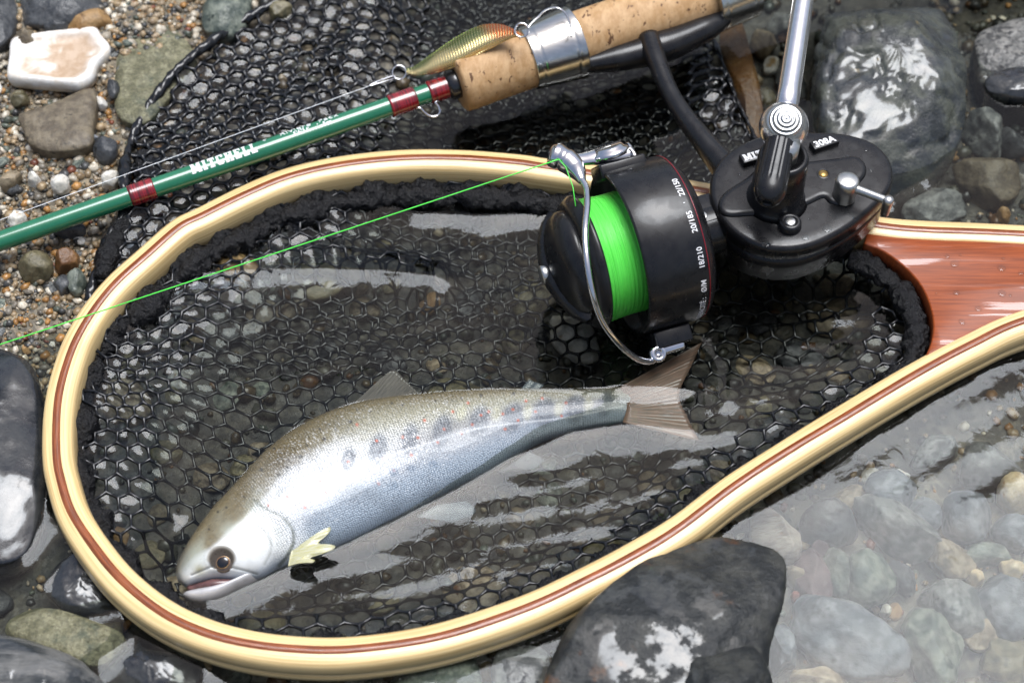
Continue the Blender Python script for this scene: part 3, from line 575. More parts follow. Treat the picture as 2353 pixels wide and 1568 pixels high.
part('bag_band', *fuzzy(band, .34, 64, fuzz=.05), YARN, net)
EDGE2 = np.array([P(x, y, z) for x, y, z in [(1640, 92, .1), (1662, 150, .15), (1690, 225, .15), (1722, 290, .15), (1745, 345, .2)]])
part('bag_edge_cord', *fuzzy(EDGE2, .11, 65, fuzz=.02), CORD, net)

def honeycomb(sp, squash, ang, center, half):
    """cells of a hexagon lattice: centres, corner nodes, edges"""
    R = sp / math.sqrt(3); nodes, edges, cells = {}, set(), []
    nx, ny = int(half / sp) + 2, int(half / (sp * .866 * squash)) + 2; c, s = math.cos(ang), math.sin(ang)
    def key(x, y):
        k = (round(x * 200), round(y * 200))
        if k not in nodes: nodes[k] = (len(nodes), x, y)
        return nodes[k][0]
    for j in range(-ny, ny + 1):
        for i in range(-nx, nx + 1):
            cx, cy = i * sp + (j % 2) * sp / 2, j * sp * .8660254
            ids = [key(cx + R * math.cos(math.pi / 6 + k * math.pi / 3), cy + R * math.sin(math.pi / 6 + k * math.pi / 3)) for k in range(6)]
            cells.append(ids)
            for k in range(6): edges.add((min(ids[k], ids[(k + 1) % 6]), max(ids[k], ids[(k + 1) % 6])))
    N = np.zeros((len(nodes), 2))
    for i, x, y in nodes.values(): N[i] = (x, y * squash)
    N = N @ np.array([[c, s], [-s, c]]) + center
    return N, np.array(sorted(edges)), cells
def strands(A, B, r, zf, n=6, sag=.0, seed=0):
    """every strand a short bowed tube that thickens at both knots; zf gives the height in plan"""
    M = len(A); ts = np.array([0, .28, .5, .72, 1.0]); rad = np.array([1.3, .92, .8, .92, 1.3]) * r
    pts = A[:, None] * (1 - ts)[None, :, None] + B[:, None] * ts[None, :, None]
    d = nz(B - A); u = nz(np.cross(d, [0, 0, 1.0])); w = np.cross(u, d)
    a = np.arange(n) / n * 2 * math.pi
    V = pts[:, :, None] + rad[None, :, None, None] * (np.cos(a)[None, None, :, None] * u[:, None, None] + np.sin(a)[None, None, :, None] * w[:, None, None])
    F0 = np.array(gridfaces(5, n, True)); F = (F0[None] + (np.arange(M) * 5 * n)[:, None, None]).reshape(-1, 4)
    return V.reshape(-1, 3), F
RIMC = np.vstack([RIMD, RIMD[:1]])
FOLD = np.array([P(x, y, 0) for x, y in [(380, 640), (470, 615), (600, 598), (740, 588), (880, 588), (1000, 610)]])
FISH_AX = np.array([P(x, y, 0) for x, y in [(430, 1340), (560, 1220), (760, 1090), (1000, 1010), (1250, 950), (1450, 925)]])
LUMP = P(290, 1060, 0); LUMP2 = P(2010, 790, 0)
def net_z(q):                               # height of the bag inside the hoop
    d = np.where(inside(q, RIMD), segdist(q, RIMC), 0.0)
    z = np.maximum(bed_z(q) + .62, -1.22) + .14 * wob(q[:, :2], 1.0, 81) + .05 * wob(q[:, :2], 2.6, 82)
    up = P(1200, 420, 0)[1]
    pq = proj(q); reach = 1.6 + .5 * wob(q[:, :2], .35, 83) + 1.5 * smooth(850, 1150, pq[:, 0] * .55 + pq[:, 1] * .45) * (pq[:, 1] > 700) + .9 * smooth(520, 300, pq[:, 0])
    lev = .10 + .5 * np.exp(-d / .35) + .07 * wob(q[:, :2], 1.6, 88); z = z + (lev - z) * (1 - smooth(.30, 1, d / np.maximum(reach, .8)))
    f = np.exp(-(segdist(q, FOLD) / .55) ** 2); z = np.maximum(z, z + (.16 + .08 * wob(q[:, :2], 2, 84) - z) * f)
    f = np.exp(-(np.hypot(q[:, 0] - LUMP[0], (q[:, 1] - LUMP[1]) * .7) / 1.25) ** 2); z = z + (.26 - z) * f
    f = np.exp(-(np.hypot(q[:, 0] - LUMP2[0], (q[:, 1] - LUMP2[1])) / 1.15) ** 2); z = z + (.04 - z) * f
    fd = segdist(q, FISH_AX); z = np.minimum(z, -1.28 + smooth(1.3, 2.5, fd) * 2.4)
    return z
NB, EB, CB = honeycomb(.70, .88, .16, P(1150, 950, 0)[:2], 18)
NB = NB + .22 * np.stack([wob(NB, .55, 191), wob(NB, .55, 192)], 1) + .08 * np.stack([wob(NB, 1.3, 91), wob(NB, 1.3, 92)], 1) + .02 * np.stack([wob(NB, 5, 93), wob(NB, 5, 94)], 1)
q3 = np.column_stack([NB, np.zeros(len(NB))]); okn = inside(q3, RIMD)
zz = np.zeros(len(NB)); zz[okn] = net_z(q3[okn]); NB3 = np.column_stack([NB, zz])
ok = okn[EB].all(1); part('net_mesh', *strands(NB3[EB[ok, 0]], NB3[EB[ok, 1]], .058, None), CORD, net)
NC, EC, _ = honeycomb(.70, .80, -.12, P(900, 700, 0)[:2], 14); NC = NC + .2 * np.stack([wob(NC, .6, 291), wob(NC, .6, 292)], 1)
q3 = np.column_stack([NC, np.zeros(len(NC))]); okc = inside(q3, RIMD) & (lambda p: (p[:, 1] < 830 - .08 * p[:, 0] + 60 * wob(NC, .8, 5)) & (p[:, 0] < 1250))(proj(q3)); zc_ = np.zeros(len(NC)); zc_[okc] = np.minimum(net_z(q3[okc]) - .22, .2); NC3 = np.column_stack([NC, zc_]); oc = okc[EC].all(1)
part('net_mesh', *strands(NC3[EC[oc, 0]], NC3[EC[oc, 1]], .055, None), CORD, net)
def films(N3, cells, okn, pick, dish, seed, lift=.0):
    """thin water skins hanging in the cells, drawn up at the cords"""
    r = np.random.default_rng(seed); V, F = [], []
    for ids in cells:
        if not okn[ids].all(): continue
        c6 = N3[ids]; c = c6.mean(0)
        if not pick(c): continue
        k = len(V); dz = dish * r.uniform(.5, 1.35); tl = r.normal(size=2) * .08
        e = (c6 + np.roll(c6, -1, 0)) / 2; ring = np.empty((12, 3)); ring[0::2] = c6; ring[1::2] = e
        V.append(c + [0, 0, -dz + lift])
        for f, g in ((.33, .86), (.62, .55), (.84, .2), (1.0, 0)):
            for p in ring:
                x = c + (p - c) * f; V.append([x[0], x[1], x[2] - dz * g + lift + (x[:2] - c[:2]) @ tl * (1 - f)])
        for j in range(12): F.append((k, k + 1 + j, k + 1 + (j + 1) % 12))
        for m_ in range(3):
            for j in range(12): a, b = k + 1 + m_ * 12, k + 1 + (m_ + 1) * 12; F.append((a + j, b + j, b + (j + 1) % 12, a + (j + 1) % 12))
    return np.array(V), F
FILM = water_mat('water_skin', (.86, .89, .92), ior=1.36, bump=.06, bscale=3, bdist=.03)
fv, ff = films(NB3, CB, okn, lambda c: c[2] > -.28 and vnoise(c[None, :2] * .9, 5)[0] > .22, .075, 71)
solo('water_skin', fv, ff, FILM, kind='structure', base=(0, 0, 0))

# the part of the bag folded out over the bank
BAG_PX = [(222, 650), (250, 560), (290, 485), (285, 400), (305, 320), (345, 243), (400, 170), (480, 105), (560, 50), (640, 5), (760, -60), (1000, -110), (1500, -110), (1630, 60), (1660, 150), (1695, 230), (1740, 340), (1720, 430)]
j0 = int(np.argmin(np.linalg.norm(HOOP - P(1720, 460, ZT), axis=1))); j1 = int(np.argmin(np.linalg.norm(HOOP - P(210, 715, ZT), axis=1)))
hh = HOOP[j0:j1:5].copy()
def bag_z(q, layer):
    p = proj(q); d = segdist(q, edge)
    dry = smooth(1080, 780, p[:, 0] + .35 * (p[:, 1] - 200))
    z = dry * (np.maximum(bed_z(q), 0) + .62) + (1 - dry) * (-.62)
    z = z + smooth(1540, 1620, p[:, 0]) * .72
    z = z + .20 * wob(q[:, :2], .75, 85 + layer) + .05 * wob(q[:, :2], 2.2, 87)
    z = np.where(layer > 0, z - .32, z)
    return np.minimum(z, .75 + 3 * segdist(q, hh[::3, :2])) 
def onbag(x, y):                            # the bag point seen there
    p = P(x, y, .6)
    for _ in range(8): p = P(x, y, float(bag_z(p[None], 0)[0]))
    return p
BAG = np.vstack([np.array([onbag(x, y) for x, y in BAG_PX]), hh]); edge = np.array([onbag(x, y) for x, y, _ in EDGE_PX]); edge[:, 2] -= .05; part('bag_edge_cord', *fuzzy(edge, .20, 63, fuzz=.02), CORD, net)
LAY = []
for layer, (ang, cen) in enumerate([(.42, P(700, 200, 0)[:2]), (.30, P(703, 214, 0)[:2])]):
    NA, EA, CA = honeycomb(.66, .9, ang, cen, 20)
    NA = NA + .08 * np.stack([wob(NA, 1.1, 95 + layer), wob(NA, 1.1, 97 + layer)], 1)
    q3 = np.column_stack([NA, np.zeros(len(NA))]); oka = inside(q3, BAG); z = np.zeros(len(NA)); z[oka] = bag_z(q3[oka], layer); NA3 = np.column_stack([NA, z])
    oe = oka[EA].all(1); part('net_bag', *strands(NA3[EA[oe, 0]], NA3[EA[oe, 1]], .078, None), CORD, net); LAY.append((NA3, CA, oka))
fv, ff = films(*LAY[0], lambda c: c[2] > .0 and vnoise(c[None, :2] * .8, 9)[0] > .12, .06, 72, lift=-.02)
solo('water_skin', fv, ff, FILM, kind='structure', base=(0, 0, 0))

# ------------------------------------------------------------------ water surface
gx = uneven(-160, -24.5, 24.5, 160, .10, 1.5); gy = uneven(-150, -14, 19, 190, .10, 1.5)
GX, GY = np.meshgrid(gx, gy); Q = np.column_stack([GX.ravel(), GY.ravel(), np.zeros(GX.size)])
near = (np.abs(Q[:, 0]) < 24.6) & (Q[:, 1] > -14.1) & (Q[:, 1] < 19.1)
h = np.zeros(len(Q)); q = Q[near]; ins = inside(q, RIMD)
hin = .009 * wob(q[:, :2], 1.0, 101) + .005 * wob(q[:, :2] * [.7, 1.5], 3.2, 107) + .004 * wob(q[:, :2] * [1, 2.2], 2.2, 102) + .0025 * wob(q[:, :2], 5.0, 103)
hout = .018 * wob((q[:, :2] @ np.array([[.85, -.5], [.5, .85]])) * [.8, 1.3], .9, 104) + .008 * wob((q[:, :2] @ np.array([[.85, -.5], [.5, .85]])) * [.5, 1.8], 2.2, 105) + .003 * wob(q[:, :2], 5, 106)
hh_ = np.where(ins, hin, hout) + np.where(ins, 0, .045 * (q[:, 1] - 0.0) * 1.15 * smooth(3, 9, q[:, 0]) * smooth(3, -3, q[:, 1]))
def meniscus(line, A, w, m=None):
    d = segdist(q, line); return A * np.exp(-d / w)
L1 = [P(x, y, 0) for x, y in [(285, 745), (330, 690), (400, 650), (470, 632), (600, 622), (740, 622), (880, 626), (1000, 640)]]
L2 = [P(x, y, 0) for x, y in [(470, 575), (560, 535), (660, 490), (760, 455), (860, 470), (950, 495), (1100, 500), (1260, 495)]]
L3 = [P(x, y, 0) for x, y in [(365, 950), (372, 1030), (366, 1110), (400, 1190)]]
men = np.maximum.reduce([meniscus(L1, .21, .55), meniscus(L2, .20, .55), meniscus(L3, .19, .4), meniscus(RIMC, .12, .35) * ins, meniscus(HOOPD, .10, .4) * ~ins])
fo = [(405, 1310), (439, 1241), (491, 1167), (560, 1088), (670, 985), (810, 925), (960, 905), (1140, 893), (1300, 896), (1440, 885), (1600, 900), (1590, 990), (1440, 975), (1315, 995), (1180, 1052), (1040, 1130), (914, 1195), (800, 1250), (690, 1292), (590, 1335), (480, 1378), (422, 1366), (405, 1310)]
FISHO = np.array([P(x, y, 0) for x, y in fo])
men = np.maximum(men, meniscus(FISHO, .13, .45))
for rim_px, A_, w_ in [([(2190, 40), (2216, 160), (2226, 260), (2200, 345), (2125, 415), (2040, 460), (1950, 445), (1885, 345), (1858, 240)], .20, .6), ([(92, 860), (114, 930), (114, 1020), (106, 1110), (94, 1205), (50, 1280)], .14, .5), ([(100, 1345), (170, 1268), (282, 1345), (290, 1395), (200, 1420)], .12, .45), ([(225, 1515), (310, 1460), (470, 1535)], .12, .5), ([(2350, 50), (2240, 100), (2245, 170), (2350, 200)], .12, .5)]:
    men = np.maximum(men, meniscus(np.array([P(x, y, 0) for x, y in rim_px]), A_, w_) * ~ins)
h[near] = hh_ + men
# the current is pushed up round the tail and the reel
t1 = P(1640, 900, 0); h += .10 * np.exp(-(((Q[:, 0] - t1[0]) / .8) ** 2 + ((Q[:, 1] - t1[1]) / 1.6) ** 2)) * np.sin((Q[:, 0] - t1[0]) * 2.2)
Q[:, 2] = h
WATER = water_mat('stream_water', (.76, .785, .75), ior=1.33, bump=.16, bscale=1.3, bdist=.06, rough=.045)
solo('water', Q, gridfaces(len(gy), len(gx)), WATER, kind='structure', base=(0, 0, 0))

# ------------------------------------------------------------------ trout
ST = np.array([  # dorsal px, ventral px, half thickness, height of the axis
 (404, 1320, 409, 1334, .14, .30), (407, 1301, 428, 1345, .40, .30), (421, 1270, 456, 1339, .60, .30), (438, 1241, 492, 1334, .76, .28), (461, 1206, 538, 1336, .90, .26), (490, 1167, 592, 1334, 1.02, .24),
 (521, 1134, 642, 1309, 1.08, .22), (560, 1090, 692, 1291, 1.13, .20), (610, 1036, 748, 1273, 1.17, .18), (670, 990, 802, 1251, 1.18, .15), (740, 953, 862, 1223, 1.17, .12), (810, 929, 918, 1196, 1.12, .08),
 (880, 915, 978, 1165, 1.05, .02), (960, 907, 1042, 1129, .97, -.06), (1050, 899, 1112, 1095, .88, -.14), (1140, 895, 1180, 1052, .78, -.20), (1220, 895, 1246, 1013, .67, -.24), (1300, 897, 1316, 993, .57, -.25), (1370, 894, 1382, 979, .48, -.24), (1425, 888, 1436, 972, .38, -.20), (1462, 882, 1468, 973, .26, -.18), (1482, 900, 1484, 952, .10, -.18), (1488, 915, 1489, 938, .04, -.18)])
NS, NA_ = 640, 220
def fish_loft(st, ns, na, squeeze=.955):
    c = crom(st * [.01, .01, .01, .01, 1, 1], ns); c[:, 5] -= .08 + .10 * smooth(.35, .6, np.linspace(0, 1, ns)) if len(st) > 10 else .06
    d = np.array([P(a * 100, b * 100, z) for a, b, z in zip(c[:, 0], c[:, 1], c[:, 5])]); v = np.array([P(a * 100, b * 100, z) for a, b, z in zip(c[:, 2], c[:, 3], c[:, 5])])
    m = (d + v) / 2; hd = (d - v) / 2 * squeeze; th = np.arange(na) / na * 2 * math.pi
    cs, sn = np.cos(th), np.sin(th); e = 1.08
    V = m[:, None] + (np.sign(cs) * np.abs(cs) ** e)[None, :, None] * hd[:, None]
    V[..., 2] += c[:, 4][:, None] * (np.sign(sn) * np.abs(sn) ** .92)[None]
    t = np.linspace(0, 1, ns)
    return V, np.repeat(t[:, None], na, 1), np.repeat((th / math.pi)[None], ns, 0), m, hd
V, TS, TA, mid, hd = fish_loft(ST, NS, NA_); V = V.reshape(-1, 3); TS = TS.ravel(); TA = TA.ravel(); side = np.where(TA > 1, 2 - TA, TA)   # 0 back .. 1 belly
px = proj(V)
up = (TA <= 1)
# relief: gill cover, cheek, eye socket, lateral line
gill = np.array([(585, 1150), (609, 1168), (648, 1188), (671, 1216), (674, 1245), (660, 1276), (640, 1300)]); pre = np.array([(585, 1205), (605, 1218), (620, 1240), (622, 1265), (608, 1295)])
dg = segdist(px, crom(gill, 40)); dp = segdist(px, crom(pre, 30))
sg = np.where(px[:, 0] < np.interp(px[:, 1], gill[:, 1], gill[:, 0]), 1, -1)
rel = .05 * np.exp(-(dg / 14) ** 2) * (sg > 0) - .05 * np.exp(-(dg / 6) ** 2) * (sg < 0) - .02 * np.exp(-(dp / 4) ** 2)
EYE = np.array([509.0, 1284.0]); de = np.hypot((px[:, 0] - EYE[0]), (px[:, 1] - EYE[1]) * 1.08)
rel += -.10 * np.exp(-(de / 24) ** 4) + .035 * np.exp(-((de - 34) / 7) ** 2)
mx = np.array([(440, 1330), (490, 1312), (545, 1316), (590, 1328)]); dm = segdist(px, crom(mx, 30)); rel += .035 * np.exp(-(dm / 7) ** 2) - .03 * np.exp(-((segdist(px, crom(mx + [0, -11], 30))) / 3.5) ** 2)
V[:, 2] += rel * up
# colours
olive = np.array([.125, .098, .045]); silver = np.array([.33, .335, .345]); belly = np.array([.30, .35, .41]); dark = np.array([.03, .03, .028]); FS = 1.0
n1 = fbm(V * 1.6, 31) - .5; n2 = fbm(V * 6, 33) - .5; n3 = vnoise(V * 22, 35)
w_back = 1 - smooth(.34, .50, side + .10 * n1 + .08 * n2)
hd_w = smooth(.30, .20, TS); w_back = np.maximum(w_back, (1 - smooth(.36, .48, side + .08 * n1)) * hd_w)
w_bel = smooth(.56, .78, side + .12 * n1)
shoulder = np.exp(-(((TS - .36) / .13) ** 2 + ((side - .52) / .16) ** 2))  # bright sheen of reflected sky, painted white into the flank colour
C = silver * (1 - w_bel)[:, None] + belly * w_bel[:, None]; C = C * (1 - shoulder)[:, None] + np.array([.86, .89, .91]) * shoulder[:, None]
C = C * (1 - w_back)[:, None] + olive[None] * (.75 + .9 * n3 * .6)[:, None] * w_back[:, None]
# olive wash of the upper flank behind the shoulder
w = smooth(.30, .5, TS) * np.exp(-((side - .40) / .13) ** 2) * .55; C = C * (1 - w)[:, None] + np.array([.42, .42, .32]) * w[:, None]
hl = np.array([(395, 1335), (440, 1292), (500, 1246), (560, 1196), (610, 1140), (650, 1085), (700, 1020)]); hu = smooth(14, -14, px[:, 1] - np.interp(px[:, 0], hl[:, 0], hl[:, 1]) + 22 * n1) * smooth(720, 560, px[:, 0]) * up; w_back = np.maximum(w_back, hu)
C = C * (1 - hu)[:, None] + np.array([.135, .105, .052]) * (.75 + .5 * n3)[:, None] * hu[:, None]
ck = (1 - hu) * hd_w * smooth(.98, .80, side) * .85; C = C * (1 - ck)[:, None] + np.array([.86, .87, .85]) * ck[:, None]
w = hd_w * np.exp(-((side - .55) / .22) ** 2) * np.clip(.5 + 2.2 * n1, 0, 1) * .55; C = C * (1 - w)[:, None] + np.array([.55, .60, .50]) * w[:, None]
def spot(cx, cy, r, colour, a=.9, sx=1.0, soft=.35, rot=0.0, rag=1.0):
    global C
    dx, dy = px[:, 0] - cx, px[:, 1] - cy; c, s = math.cos(rot), math.sin(rot); dx, dy = dx * c + dy * s, -dx * s + dy * c
    d = np.hypot(dx / sx, dy) + 2.2 * rag * n2 * r / 6; w = a * smooth(r, r * soft, d) * up
    C = C * (1 - w)[:, None] + np.asarray(colour) * w[:, None]
for cx, cy, rx, ry in [(868, 1030, 19, 40), (940, 1010, 18, 42), (1015, 990, 21, 44), (1100, 968, 21, 42), (1178, 958, 21, 40), (1250, 946, 22, 38), (1322, 936, 20, 36), (1390, 928, 17, 32), (800, 1055, 15, 30)]:
    spot(cx, cy, ry * 1.2, (.13, .15, .18), .72, rx / ry * 1.15, .5, .22, .2)
for cx, cy in [(1060, 948), (1140, 950), (1212, 945), (1284, 938), (1352, 930)]: spot(cx, cy, 26, (.50, .49, .34), .6, .6, .3, .2)
for cx, cy in [(925, 1003), (865, 1012), (880, 1052), (975, 965), (1020, 985), (1105, 953), (1155, 950), (1178, 940), (1075, 925), (1122, 945), (1208, 920), (1245, 915), (1290, 955), (1085, 975), (1060, 995), (1160, 985), (1005, 1015), (1190, 965), (820, 975), (960, 1005), (1230, 945), (660, 1140), (735, 1105), (750, 1130), (700, 1165), (616, 1160), (800, 1060), (905, 1080), (870, 1110), (945, 1045), (1040, 945), (1300, 925)]:
    spot(cx, cy, 5.2, (.52, .12, .06), .85, 1, .25)
for cx, cy in [(770, 985), (805, 968), (745, 1008), (705, 1022), (690, 1048), (640, 1090), (850, 945), (925, 930), (1000, 920), (1060, 915), (1105, 908), (560, 1140), (500, 1175), (600, 1078), (1180, 903), (900, 925), (785, 1005), (735, 985), (660, 1072), (1250, 905), (630, 1030), (820, 940), (480, 1215), (520, 1165)]:
    spot(cx, cy, 4.2 + (cx * 7 + cy * 3) % 5 * .6, (.02, .02, .018), .85, 1, .3)
for cx, cy, r in [(905, 1085, 14), (945, 1075, 12), (995, 1065, 13), (905, 1115, 12)]: spot(cx, cy, r, (.13, .18, .25), .7, 1.2)
w = np.exp(-(dg / 3.5) ** 2) * up * .75; C = C * (1 - w)[:, None] + np.array([.10, .12, .10]) * w[:, None]
w = np.exp(-(dp / 3) ** 2) * up * .5; C = C * (1 - w)[:, None] + np.array([.2, .22, .2]) * w[:, None]
w = smooth(36, 26, de) * up; C = C * (1 - w)[:, None] + np.array([.07, .055, .04]) * w[:, None]
w = np.exp(-((de - 31) / 3.0) ** 2) * .5 * up * (px[:, 1] < 1290); C = C * (1 - w)[:, None] + np.array([.35, .30, .22]) * w[:, None]
w = np.exp(-(np.hypot(px[:, 0] - 458, px[:, 1] - 1308) / 13) ** 2) * .7 * up; C = C * (1 - w)[:, None] + np.array([.30, .27, .10]) * w[:, None]
w = smooth(450, 412, px[:, 0]) * .5; C = C * (1 - w)[:, None] + np.array([.10, .10, .10]) * w[:, None]
w = .8 * np.exp(-(segdist(px, crom(mx + [0, -11], 30)) / 3) ** 2) * up; C = C * (1 - w)[:, None] + np.array([.12, .13, .13]) * w[:, None]
LAT = crom([(640, 1172), (713, 1125), (809, 1079), (860, 1057), (968, 1022), (1087, 986), (1200, 970), (1306, 958), (1430, 932)], 80); dl = segdist(px, LAT)
w = .55 * np.exp(-(dl / 2.2) ** 2) * up; C = C * (1 - w)[:, None] + np.array([.80, .82, .84]) * w[:, None]
# steel blue belly below the lateral line, mottled
below = np.clip((px[:, 1] - np.interp(px[:, 0], LAT[:, 0], LAT[:, 1])) / 90, 0, 1) * smooth(.22, .34, TS); w = smooth(.25, .75, below + .35 * n1) * .55; C = C * (1 - w)[:, None] + np.array([.19, .25, .31]) * w[:, None]
w = np.clip(n1 * 1.6, 0, .45) * smooth(.2, .35, side); C = C * (1 - w)[:, None] + C * .45 * w[:, None]
# white glints of the scales, painted into the skin colour
sparkle = smooth(.60, .9, vnoise(V * 40, 41)) * (.15 + 1.1 * vnoise(V * 1.3, 43)) * smooth(.12, .3, side) * smooth(.9, .6, side) * smooth(.16, .24, TS)
C = C * (1 - .7 * sparkle)[:, None] + np.array([.92, .92, .9]) * (.7 * sparkle)[:, None]
metal = np.clip((1 - w_back) * (1 - .75 * w_bel) * .36 * (1 - .5 * hd_w) + .15 * sparkle, 0, .55); metal = np.where(de < 34, .1, metal)
D = np.stack([metal, TS, side], 1)
lat = .0
FISH = bpy.data.materials.new('wet_trout_skin'); FISH.use_nodes = True
def fish_nodes(m):
    N, L = m.node_tree.nodes, m.node_tree.links; b = N['Principled BSDF']
    a = N.new('ShaderNodeAttribute'); a.attribute_name = 'Col'; L.new(a.outputs['Color'], b.inputs['Base Color']); colsock = a.outputs['Color']
    d = N.new('ShaderNodeAttribute'); d.attribute_name = 'Dat'; s = N.new('ShaderNodeSeparateColor'); L.new(d.outputs['Color'], s.inputs[0]); L.new(s.outputs[0], b.inputs['Metallic'])
    b.inputs['Roughness'].default_value = .36; b.inputs['Coat Weight'].default_value = .5; b.inputs['Coat Roughness'].default_value = .08
    uv = N.new('ShaderNodeUVMap'); mp = N.new('ShaderNodeMapping'); mp.inputs['Scale'].default_value = (215, 84, 1); L.new(uv.outputs[0], mp.inputs[0])
    v = N.new('ShaderNodeTexVoronoi'); v.voronoi_dimensions = '2D'; v.inputs['Scale'].default_value = 1.0; v.inputs['Randomness'].default_value = .45; L.new(mp.outputs[0], v.inputs['Vector'])
    bp = N.new('ShaderNodeBump'); bp.inputs['Strength'].default_value = .9; bp.inputs['Distance'].default_value = .0003; bp.invert = True; L.new(v.outputs['Distance'], bp.inputs['Height'])
    L.new(bp.outputs[0], b.inputs['Normal'])
    sm = N.new('ShaderNodeMapRange'); sm.inputs['From Min'].default_value = .25; sm.inputs['From Max'].default_value = .75; sm.inputs['To Min'].default_value = 1.08; sm.inputs['To Max'].default_value = .55; L.new(v.outputs['Distance'], sm.inputs['Value'])
    hs = N.new('ShaderNodeHueSaturation'); L.new(colsock, hs.inputs['Color']); fm = N.new('ShaderNodeMapRange'); fm.inputs['From Min'].default_value = .17; fm.inputs['From Max'].default_value = .22; L.new(s.outputs[1], fm.inputs['Value']); m1 = N.new('ShaderNodeMath'); m1.operation = 'MULTIPLY'; m1.inputs[1].default_value = .9; L.new(fm.outputs[0], m1.inputs[0]); L.new(m1.outputs[0], bp.inputs['Strength'])
    mf = N.new('ShaderNodeMix'); mf.inputs[2].default_value = 1.0; L.new(fm.outputs[0], mf.inputs[0]); L.new(sm.outputs[0], mf.inputs[3]); L.new(mf.outputs[0], hs.inputs['Value']); L.new(hs.outputs[0], b.inputs['Base Color'])
    r = N.new('ShaderNodeSeparateColor'); L.new(v.outputs['Color'], r.inputs[0]); mr = N.new('ShaderNodeMapRange'); mr.inputs['To Min'].default_value = .26; mr.inputs['To Max'].default_value = .5; L.new(r.outputs[0], mr.inputs['Value']); L.new(mr.outputs[0], b.inputs['Roughness'])
fish_nodes(FISH)
trout = thing('trout', 'silver trout with dark parr marks and red spots lying in the net', 'fish', (*P(850, 1080, 0)[:2], -1.0))
F = gridfaces(NS, NA_, True) + [tuple(range(NA_))[::-1], tuple((NS - 1) * NA_ + j for j in range(NA_))]
body = part('body', V, F, FISH, trout, uv=np.stack([TS, TA], 1), cols={'Col': C, 'Dat': D})
# lower jaw
JS = np.array([(421, 1364, 424, 1371, .08, .12), (431, 1359, 442, 1379, .22, .12), (460, 1354, 472, 1381, .32, .12), (495, 1350, 508, 1373, .40, .12), (535, 1340, 548, 1355, .46, .10), (575, 1322, 592, 1336, .5, .06), (612, 1295, 632, 1314, .4, .0), (630, 1270, 645, 1290, .2, -.1)])
JV, jt, ja, _, _ = fish_loft(JS, 60, 40, 1.0); JV = JV.reshape(-1, 3); jn = fbm(JV * 3, 5) - .5
jc = np.array([.56, .555, .56]) * (1 + .5 * jn)[:, None]; jt = jt.ravel(); js = np.where(ja.ravel() > 1, 2 - ja.ravel(), ja.ravel())
w = smooth(.30, .10, js) * .6; jc = jc * (1 - w)[:, None] + np.array([.22, .20, .22]) * w[:, None]
part('lower_jaw', JV, gridfaces(60, 40, True) + [tuple(range(40))[::-1], tuple(59 * 40 + j for j in range(40))], FISH, trout, uv=np.stack([jt * .1, ja.ravel() * .4], 1), cols={'Col': jc, 'Dat': np.stack([np.full(len(jt), .25), jt * 0, jt], 1)})
MOUTH = mat('fish_mouth', (.16, .075, .07), .3, base2=(.06, .03, .03), scale=3, coat=.5)
mo = crom([P(432, 1350, .14), P(460, 1346, .2), P(500, 1340, .3), P(540, 1337, .3)], 20); part('mouth_lining', *tube(mo, np.interp(np.arange(20), [0, 10, 19], [.08, .16, .1]), 8), MOUTH, trout)
# eye
iv = np.argmin(np.where(up, np.hypot(px[:, 0] - 512, px[:, 1] - 1288), 1e9)); ec = V[iv].copy(); en = nz(np.array([-.06, -.42, .9]))
EYEB = mat('fish_eye_white', (.035, .026, .018), .25, base2=(.10, .07, .05), scale=3, coat=1, coat_rough=.02); IRIS = mat('gold_iris', (.72, .52, .28), .3, metal=.6, base2=(.5, .25, .12), scale=6, coat=1, coat_rough=.02); PUP = mat('black_pupil', (.004, .004, .006), .08, coat=1, coat_rough=.01)
def lens(o, n, r, h, m=20, rings=6, sx=1.0, ax=None):
    ax = np.array([.85, .5, 0]) if ax is None else ax
    n = nz(n); u = nz(ax - n * (ax @ n)); w = np.cross(n, u); Vv = [o + n * h]; Ff = []
    for k in range(1, rings + 1):
        a = k / rings * math.pi / 2
        for j in range(m): t = j / m * 6.28318; Vv.append(o + n * h * math.cos(a) + r * math.sin(a) * (math.cos(t) * u * sx + math.sin(t) * w))
    Ff += [(0, 1 + j, 1 + (j + 1) % m) for j in range(m)]
    for k in range(rings - 1):
        for j in range(m): a, b = 1 + k * m, 1 + (k + 1) * m; Ff.append((a + j, b + j, b + (j + 1) % m, a + (j + 1) % m))
    Ff.append(tuple(1 + (rings - 1) * m + j for j in range(m))[::-1])
    return np.array(Vv), Ff
ey = part('eye', *lens(ec + en * -.03, en, .31, .09, 28, 8), EYEB, trout)
part('iris', *lens(ec + en * .045, en, .185, .05, 28, 6, 1.12), IRIS, ey); part('pupil', *lens(ec + en * .068, en, .162, .045, 28, 6, 1.15), PUP, ey)
